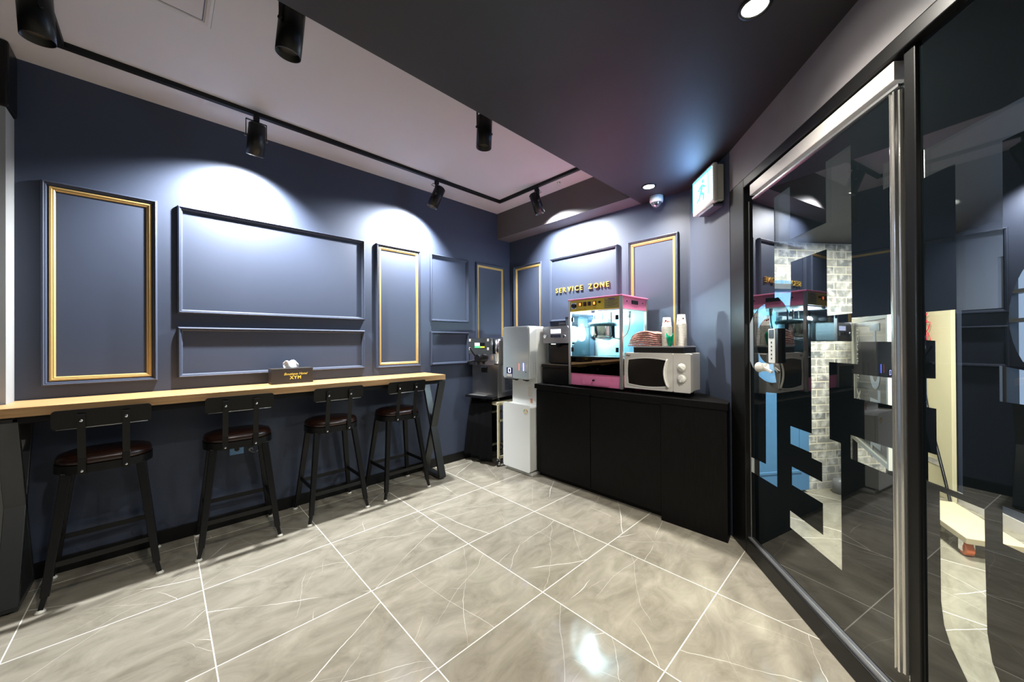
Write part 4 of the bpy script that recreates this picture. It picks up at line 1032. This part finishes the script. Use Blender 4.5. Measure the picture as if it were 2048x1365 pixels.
# ------------------------------------------------------------------ tissue box
def tissue():
    e = empty('tissue_box', (-2.722, -0.172, 1.113), 0, 'black tissue box with gold lettering standing on the oak counter', 'tissue box')
    MB().box(-0.155, 0.155, 0.0, 0.13, 0, 0.128).build('box_body', mat('black_card', (0.018, 0.015, 0.013), 0.5), e, 0.002)
    vs = []; n = 10; rnd = random.Random(2)
    for j in range(5):
        for i in range(n + 1):
            u = i / n; v = j / 4
            vs.append((-0.055 + 0.11 * u, 0.065 + 0.02 * sin(u * 9 + v * 3) * (0.4 + v) + 0.02 * (v - .5), 0.126 + v * (0.045 + 0.022 * sin(u * 3.0 + .2) + 0.010 * sin(u * 11))))
    fs = [(j * (n + 1) + i, j * (n + 1) + i + 1, (j + 1) * (n + 1) + i + 1, (j + 1) * (n + 1) + i) for j in range(4) for i in range(n)]
    t = MB()._f(vs, fs, True).build('tissue', TISSUE, e); sm = t.modifiers.new('s', 'SOLIDIFY'); sm.thickness = 0.002
    g = mat('gold_foil_print', (0.85, 0.66, 0.12), 0.35, 0.3)
    text_mesh('gold_lettering', 'Boutique Hotel', 0.028, g, e, FRONT @ Matrix.Translation((0.02, 0.072, 0)), 0.0006, 0.0003, 0.35)
    text_mesh('gold_lettering', 'XYM', 0.036, g, e, FRONT @ Matrix.Translation((0.02, 0.038, 0)), 0.0006, 0.0014, 0, 1.25)
tissue()

# wall socket with tag under the counter
so_ = empty('wall_socket', (-3.07, 0, 0.585), 0, 'pale blue double wall socket below the counter behind the second stool', 'socket')
MB().box(-0.062, 0.030, -0.010, 0, -0.030, 0.030).build('socket_plate', mat('pale_blue_plate', (0.20, 0.42, 0.70), 0.4), so_, 0.002)
MB().cyl((-0.016, -0.010, 0.012), (-0.016, -0.013, 0.012), 0.017, seg=20).build('socket_hole', BLKP, so_)
MB().cyl((0.075, -0.0, 0.0), (0.075, -0.035, -0.005), 0.020, 0.016).tube([(0.075, -0.035, -0.005), (0.08, -0.05, -0.02), (0.10, -0.045, -0.03), (0.13, -0.02, -0.02)], 0.005).build('plug', mat('dull_grey_plug', (0.35, 0.36, 0.36), 0.4), so_)

# ------------------------------------------------------------------ SERVICE ZONE lettering
ss = empty('wall_lettering', (0, -0.835, 2.057), 0, 'raised gold letters reading SERVICE ZONE on the navy back wall', 'sign')
adv = {}
def letter_w(ch):
    c = bpy.data.curves.new('w', 'FONT'); c.body = ch; c.size = 0.080; c.offset = 0.0008
    o = bpy.data.objects.new('w', c); COL.objects.link(o); dg = bpy.context.evaluated_depsgraph_get(); dg.update()
    bb = o.evaluated_get(dg).bound_box; r = (min(v[0] for v in bb), max(v[0] for v in bb)); bpy.data.objects.remove(o); return r
word = 'SERVICE ZONE'; wd_ = [letter_w(ch) if ch != ' ' else (0, 0.030) for ch in word]
tot = sum(b - a for a, b in wd_); gap = (0.740 - tot) / (len(word) - 1)
x = 0.0
for ch, (a, b) in zip(word, wd_):
    if ch != ' ':
        M = Matrix(((0, 0, -1, -0.010), (-1, 0, 0, -(x - a)), (0, 1, 0, 0), (0, 0, 0, 1)))
        text_mesh('letter_' + ch.lower(), ch, 0.080, GOLDM, ss, M, 0.006, 0.0008, align='LEFT')
    x += b - a + gap

# ------------------------------------------------------------------ ceiling fittings
def beam_rail():
    tY, tX = -0.375, -0.525; z0, z1 = CEIL - 0.030, CEIL
    e = empty('lighting_track', (tX, tY, CEIL), 0, 'black rectangular lighting track fixed under the pale ceiling', 'lighting track')
    T = Matrix.Translation((-tX, -tY, -CEIL))
    for x0, x1, y0, y1 in ((-3.957, tX + .017, tY - .017, tY + .017), (tX - .017, tX + .017, -1.62, tY - .017), (-3.957, tX + .017, -1.654, -1.62), (-3.957, -3.923, -1.62, tY - .017)):
        MB().box(x0, x1, y0, y1, z0, z1, T).build('track_run', BLKM, e)
beam_rail()
def make_spot(loc, tilt_dir, tilt, label, R=0.056, L=0.185, drop=0.0, lit=True):
    """loc = point on the track; canister tilts by 'tilt' from vertical towards azimuth tilt_dir"""
    e = empty('track_spotlight', loc, 0, label, 'spotlight', 'track spotlights')
    MB().box(-0.018, 0.018, -0.018, 0.018, -0.041, 0.0).build('track_adapter', BLKM, e, 0.002)
    Rz = Matrix.Rotation(tilt_dir, 4, 'Z')
    br = MB()
    w = R + 0.008
    br.prism([(-w - .003, -0.170), (-w, -0.170), (-w, -0.044), (w, -0.044), (w, -0.170), (w + .003, -0.170), (w + .003, -0.040), (-w - .003, -0.040)], -0.008, 0.008, Rz @ Matrix(((0, 0, 1, 0), (1, 0, 0, 0), (0, 1, 0, 0), (0, 0, 0, 1))))
    br.build('yoke', BLKM, e)
    piv = Vector((0, 0, -0.165))
    M = Matrix.Translation(piv) @ Rz @ Matrix.Rotation(-tilt, 4, 'Y')
    can = MB().lathe([(R * .70, 0.105), (R, 0.092), (R, -L + .06), (R - .003, -L + .06), (R - .003, -L + .10), (0.002, -L + .105)], 32, M).build('canister', BLK, e)
    for s_ in (-1, 1): MB().cyl((0, s_ * (w - .004), 0), (0, s_ * (w + .010), 0), 0.009, M=M).build('yoke_knob', GREYM if lit else BLKM, can)
    if lit: MB().lathe([(0.002, -L + .092), (R - .008, -L + .092), (R - .008, -L + .096), (0.002, -L + .096)], 24, M).build('lamp_lens', LAMPW, can)
    else: MB().lathe([(0.002, -L + .092), (R - .008, -L + .092), (R - .008, -L + .096), (0.002, -L + .096)], 24, M).build('lamp_lens', mat('unlit_lens', (0.10, 0.09, 0.08), 0.3), can)
    pts = [(0.01, 0, -0.035), (0.04, 0.0, -0.03), (0.055, 0.0, -0.045), (0.03, 0, -0.06), tuple(M @ Vector((0, 0, 0.10)))]
    MB().tube([tuple(Rz @ Vector(p)) if i < 4 else p for i, p in enumerate(pts)], 0.003, 6).build('lead', BLKP, e)
TZ = CEIL - 0.030
make_spot((-3.005, -0.375, TZ), radians(95), radians(20), 'black track spotlight lighting the wall above the widest moulded panel')
make_spot((-1.425, -0.375, TZ), radians(140), radians(24), 'black track spotlight lighting the wall above the second gold frame')
make_spot((-0.525, -0.985, TZ), radians(-28), radians(20), 'black track spotlight aimed at the back wall over the lettering')
make_spot((-1.820, -1.637, TZ), radians(90), radians(3), 'black track spotlight hanging by the edge of the black ceiling, right of centre', lit=False)
make_spot((-3.060, -1.637, TZ), radians(127), radians(7), 'large-looking black track spotlight at the top of the picture by the black ceiling', lit=False)
make_spot((-3.940, -0.93, TZ), radians(20), radians(3), 'black track spotlight in the top left corner of the picture', lit=False)

# recessed downlights
dn = [('recessed downlight glaring in the black ceiling, nearest the camera', 0), ('recessed downlight in the black ceiling beside the dome camera', 1)]
for i, (x, y) in enumerate(DOWN):
    if i < 2: e = empty('downlight', (x, y, SOFF), 0, dn[i][0], 'downlight', 'recessed downlights')
    else:  # fitting of an unseen, added downlight
        e = MB().lathe([(0.066, -0.0005), (0.066, -0.002), (0.060, -0.002), (0.060, -0.0005)], 32).build('trim_%d' % tn[0], BLK, loc=(x, y, SOFF)); struct(e); tn[0] += 1
    MB().lathe([(0.062, -0.001), (0.062, -0.006), (0.052, -0.009), (0.046, -0.004), (0.046, -0.001)], 32).build('trim_ring', BLK, e)
    MB().lathe([(0.002, -0.002), (0.046, -0.002), (0.046, -0.004), (0.002, -0.004)], 28).build('lamp_lens', LAMPD, e)
# dome camera
e = empty('dome_camera', (-0.070, -2.135, SOFF), 0, 'small white dome security camera under the black ceiling by the back wall', 'security camera')
MB().lathe([(0.062, 0.0), (0.062, -0.045), (0.057, -0.058), (0.050, -0.061)], 32).build('camera_base', WHITE, e)
MB().sphere((0, 0, -0.057), 0.050, half=(-pi / 2, 0)).build('camera_dome', mat('smoky_dome', (0.30, 0.30, 0.32), 0.05, 0.7), e)
MB().sphere((-0.03, -0.012, -0.080), 0.016).build('camera_lens', BLKP, e)
# smoke detector / small ceiling fitting and access hatch
sd = MB().lathe([(0.020, 0), (0.020, -0.004), (0.008, -0.010), (0.008, -0.022), (0.002, -0.023)], 20).build('sprinkler_head', CHROME)
sd.location = (-0.40, -0.95 - 0.25, CEIL); tag(sd, 'tiny sprinkler head on the pale ceiling near the track corner', 'sprinkler')
hx0, hx1, hy0, hy1 = -3.80, -3.325, -1.56, -1.085
ah = empty('access_hatch', ((hx0 + hx1) / 2, (hy0 + hy1) / 2, CEIL), 0, 'square access hatch in the pale ceiling at the top of the picture', 'ceiling hatch')
hw_ = (hx1 - hx0) / 2
MB().frame(2 * hw_, 2 * hw_, [(0, 0), (0, 0.004), (0.012, 0.006), (0.026, 0.004), (0.030, 0.0)], Matrix.Translation((-hw_, -hw_, 0)) @ Matrix.Diagonal((1, 1, -1, 1))).build('hatch_frame', CEILW, ah)
MB().frame(2 * hw_ - .066, 2 * hw_ - .066, [(0, 0), (0, 0.0015), (0.005, 0.0015), (0.005, 0.0)], Matrix.Translation((-hw_ + .033, -hw_ + .033, 0)) @ Matrix.Diagonal((1, 1, -1, 1))).build('hatch_gap', INK, ah)
MB().frame(2 * hw_ + .004, 2 * hw_ + .004, [(0, 0), (0, 0.001), (0.004, 0.001), (0.004, 0.0)], Matrix.Translation((-hw_ - .002, -hw_ - .002, 0)) @ Matrix.Diagonal((1, 1, -1, 1))).build('hatch_joint', INK, ah)
MB().box(-hw_ + .040, hw_ - .040, -hw_ + .040, hw_ - .040, -0.003, 0.0).build('hatch_door', CEILW, ah)

# exit sign on the angled wall
wd2 = (Vector((e1.x, e1.y, 0)) - b1).normalized(); wn2 = Vector((wd2.y, -wd2.x, 0))
if wn2.dot(Vector((-3, -3, 0)) - b1) < 0: wn2 = -wn2
ex = empty('exit_sign', tuple(b1 + wd2 * 0.425 + Vector((0, 0, 2.665))), atan2(wd2.y, wd2.x), 'white box exit sign with glowing pale cyan face on the angled wall', 'exit sign')
sgn = 1 if (Matrix.Rotation(atan2(wd2.y, wd2.x), 3, 'Z') @ Vector((0, 1, 0))).dot(wn2) > 0 else -1
def ey(a, b): return (min(sgn * a, sgn * b), max(sgn * a, sgn * b))
y0, y1 = ey(0.0, 0.05); MB().box(-0.165, 0.165, y0, y1, -0.135, 0.145).build('sign_back_box', WHITE, ex, 0.006)
y0, y1 = ey(0.05, 0.085); hb_ = MB().box(-0.180, 0.180, y0, y1, -0.150, 0.155).build('sign_housing', WHITE, ex, 0.012)
y0, y1 = ey(0.085, 0.090); MB().box(-0.160, 0.160, y0, y1, -0.120, 0.130).build('sign_face', EXITG, hb_, 0.002)
y0, y1 = ey(0.090, 0.092)
k = MB().box(-0.160, 0.160, y0, y1, 0.112, 0.130).box(-0.160, -0.150, y0, y1, -0.12, 0.13)
k.box(0.10, 0.112, y0, y1, -0.06, 0.11)
k.build('sign_border', EXITT, hb_)
def manpart():
    k = MB()
    def p(pts):
        M = Matrix(((1, 0, 0, 0), (0, 0, sgn, 0), (0, 1, 0, 0), (0, 0, 0, 1)))
        k.prism(pts, 0.0900, 0.0925, M)
    p([(0.02 + 0.016 * cos(a), 0.075 + 0.016 * sin(a)) for a in [i * pi / 6 for i in range(12)]])
    p([(-0.01, 0.055), (0.025, 0.050), (0.005, -0.005), (-0.03, 0.0)])
    p([(-0.03, 0.0), (0.005, -0.005), (0.045, -0.03), (0.035, -0.08), (0.020, -0.08), (0.022, -0.04), (-0.015, -0.02)])
    p([(-0.03, 0.0), (-0.01, -0.01), (-0.03, -0.05), (-0.08, -0.07), (-0.085, -0.055), (-0.045, -0.038)])
    p([(-0.01, 0.055), (-0.005, 0.040), (-0.055, 0.015), (-0.065, 0.028)])
    p([(0.022, 0.050), (0.018, 0.030), (0.055, 0.012), (0.062, 0.024)])
    k.build('running_figure', EXITT, hb_)
manpart()
y0, y1 = ey(0.0, 0.075); MB().box(-0.10, 0.15, y0, y1, -0.175, -0.155).build('lower_lip', mat('dark_blue_grey_plastic', (0.10, 0.10, 0.16), 0.4), ex, 0.003)
exl = light('exit_sign_glow_lamp', 'AREA', tuple(b1 + wd2 * 0.33 + wn2 * 0.12 + Vector((0, 0, 2.62))), tuple(b1 + wd2 * 0.33 + wn2 * 1.0 + Vector((0, 0, 2.80))), 3.5, (0.25, 0.5, 1.0), 0.3)
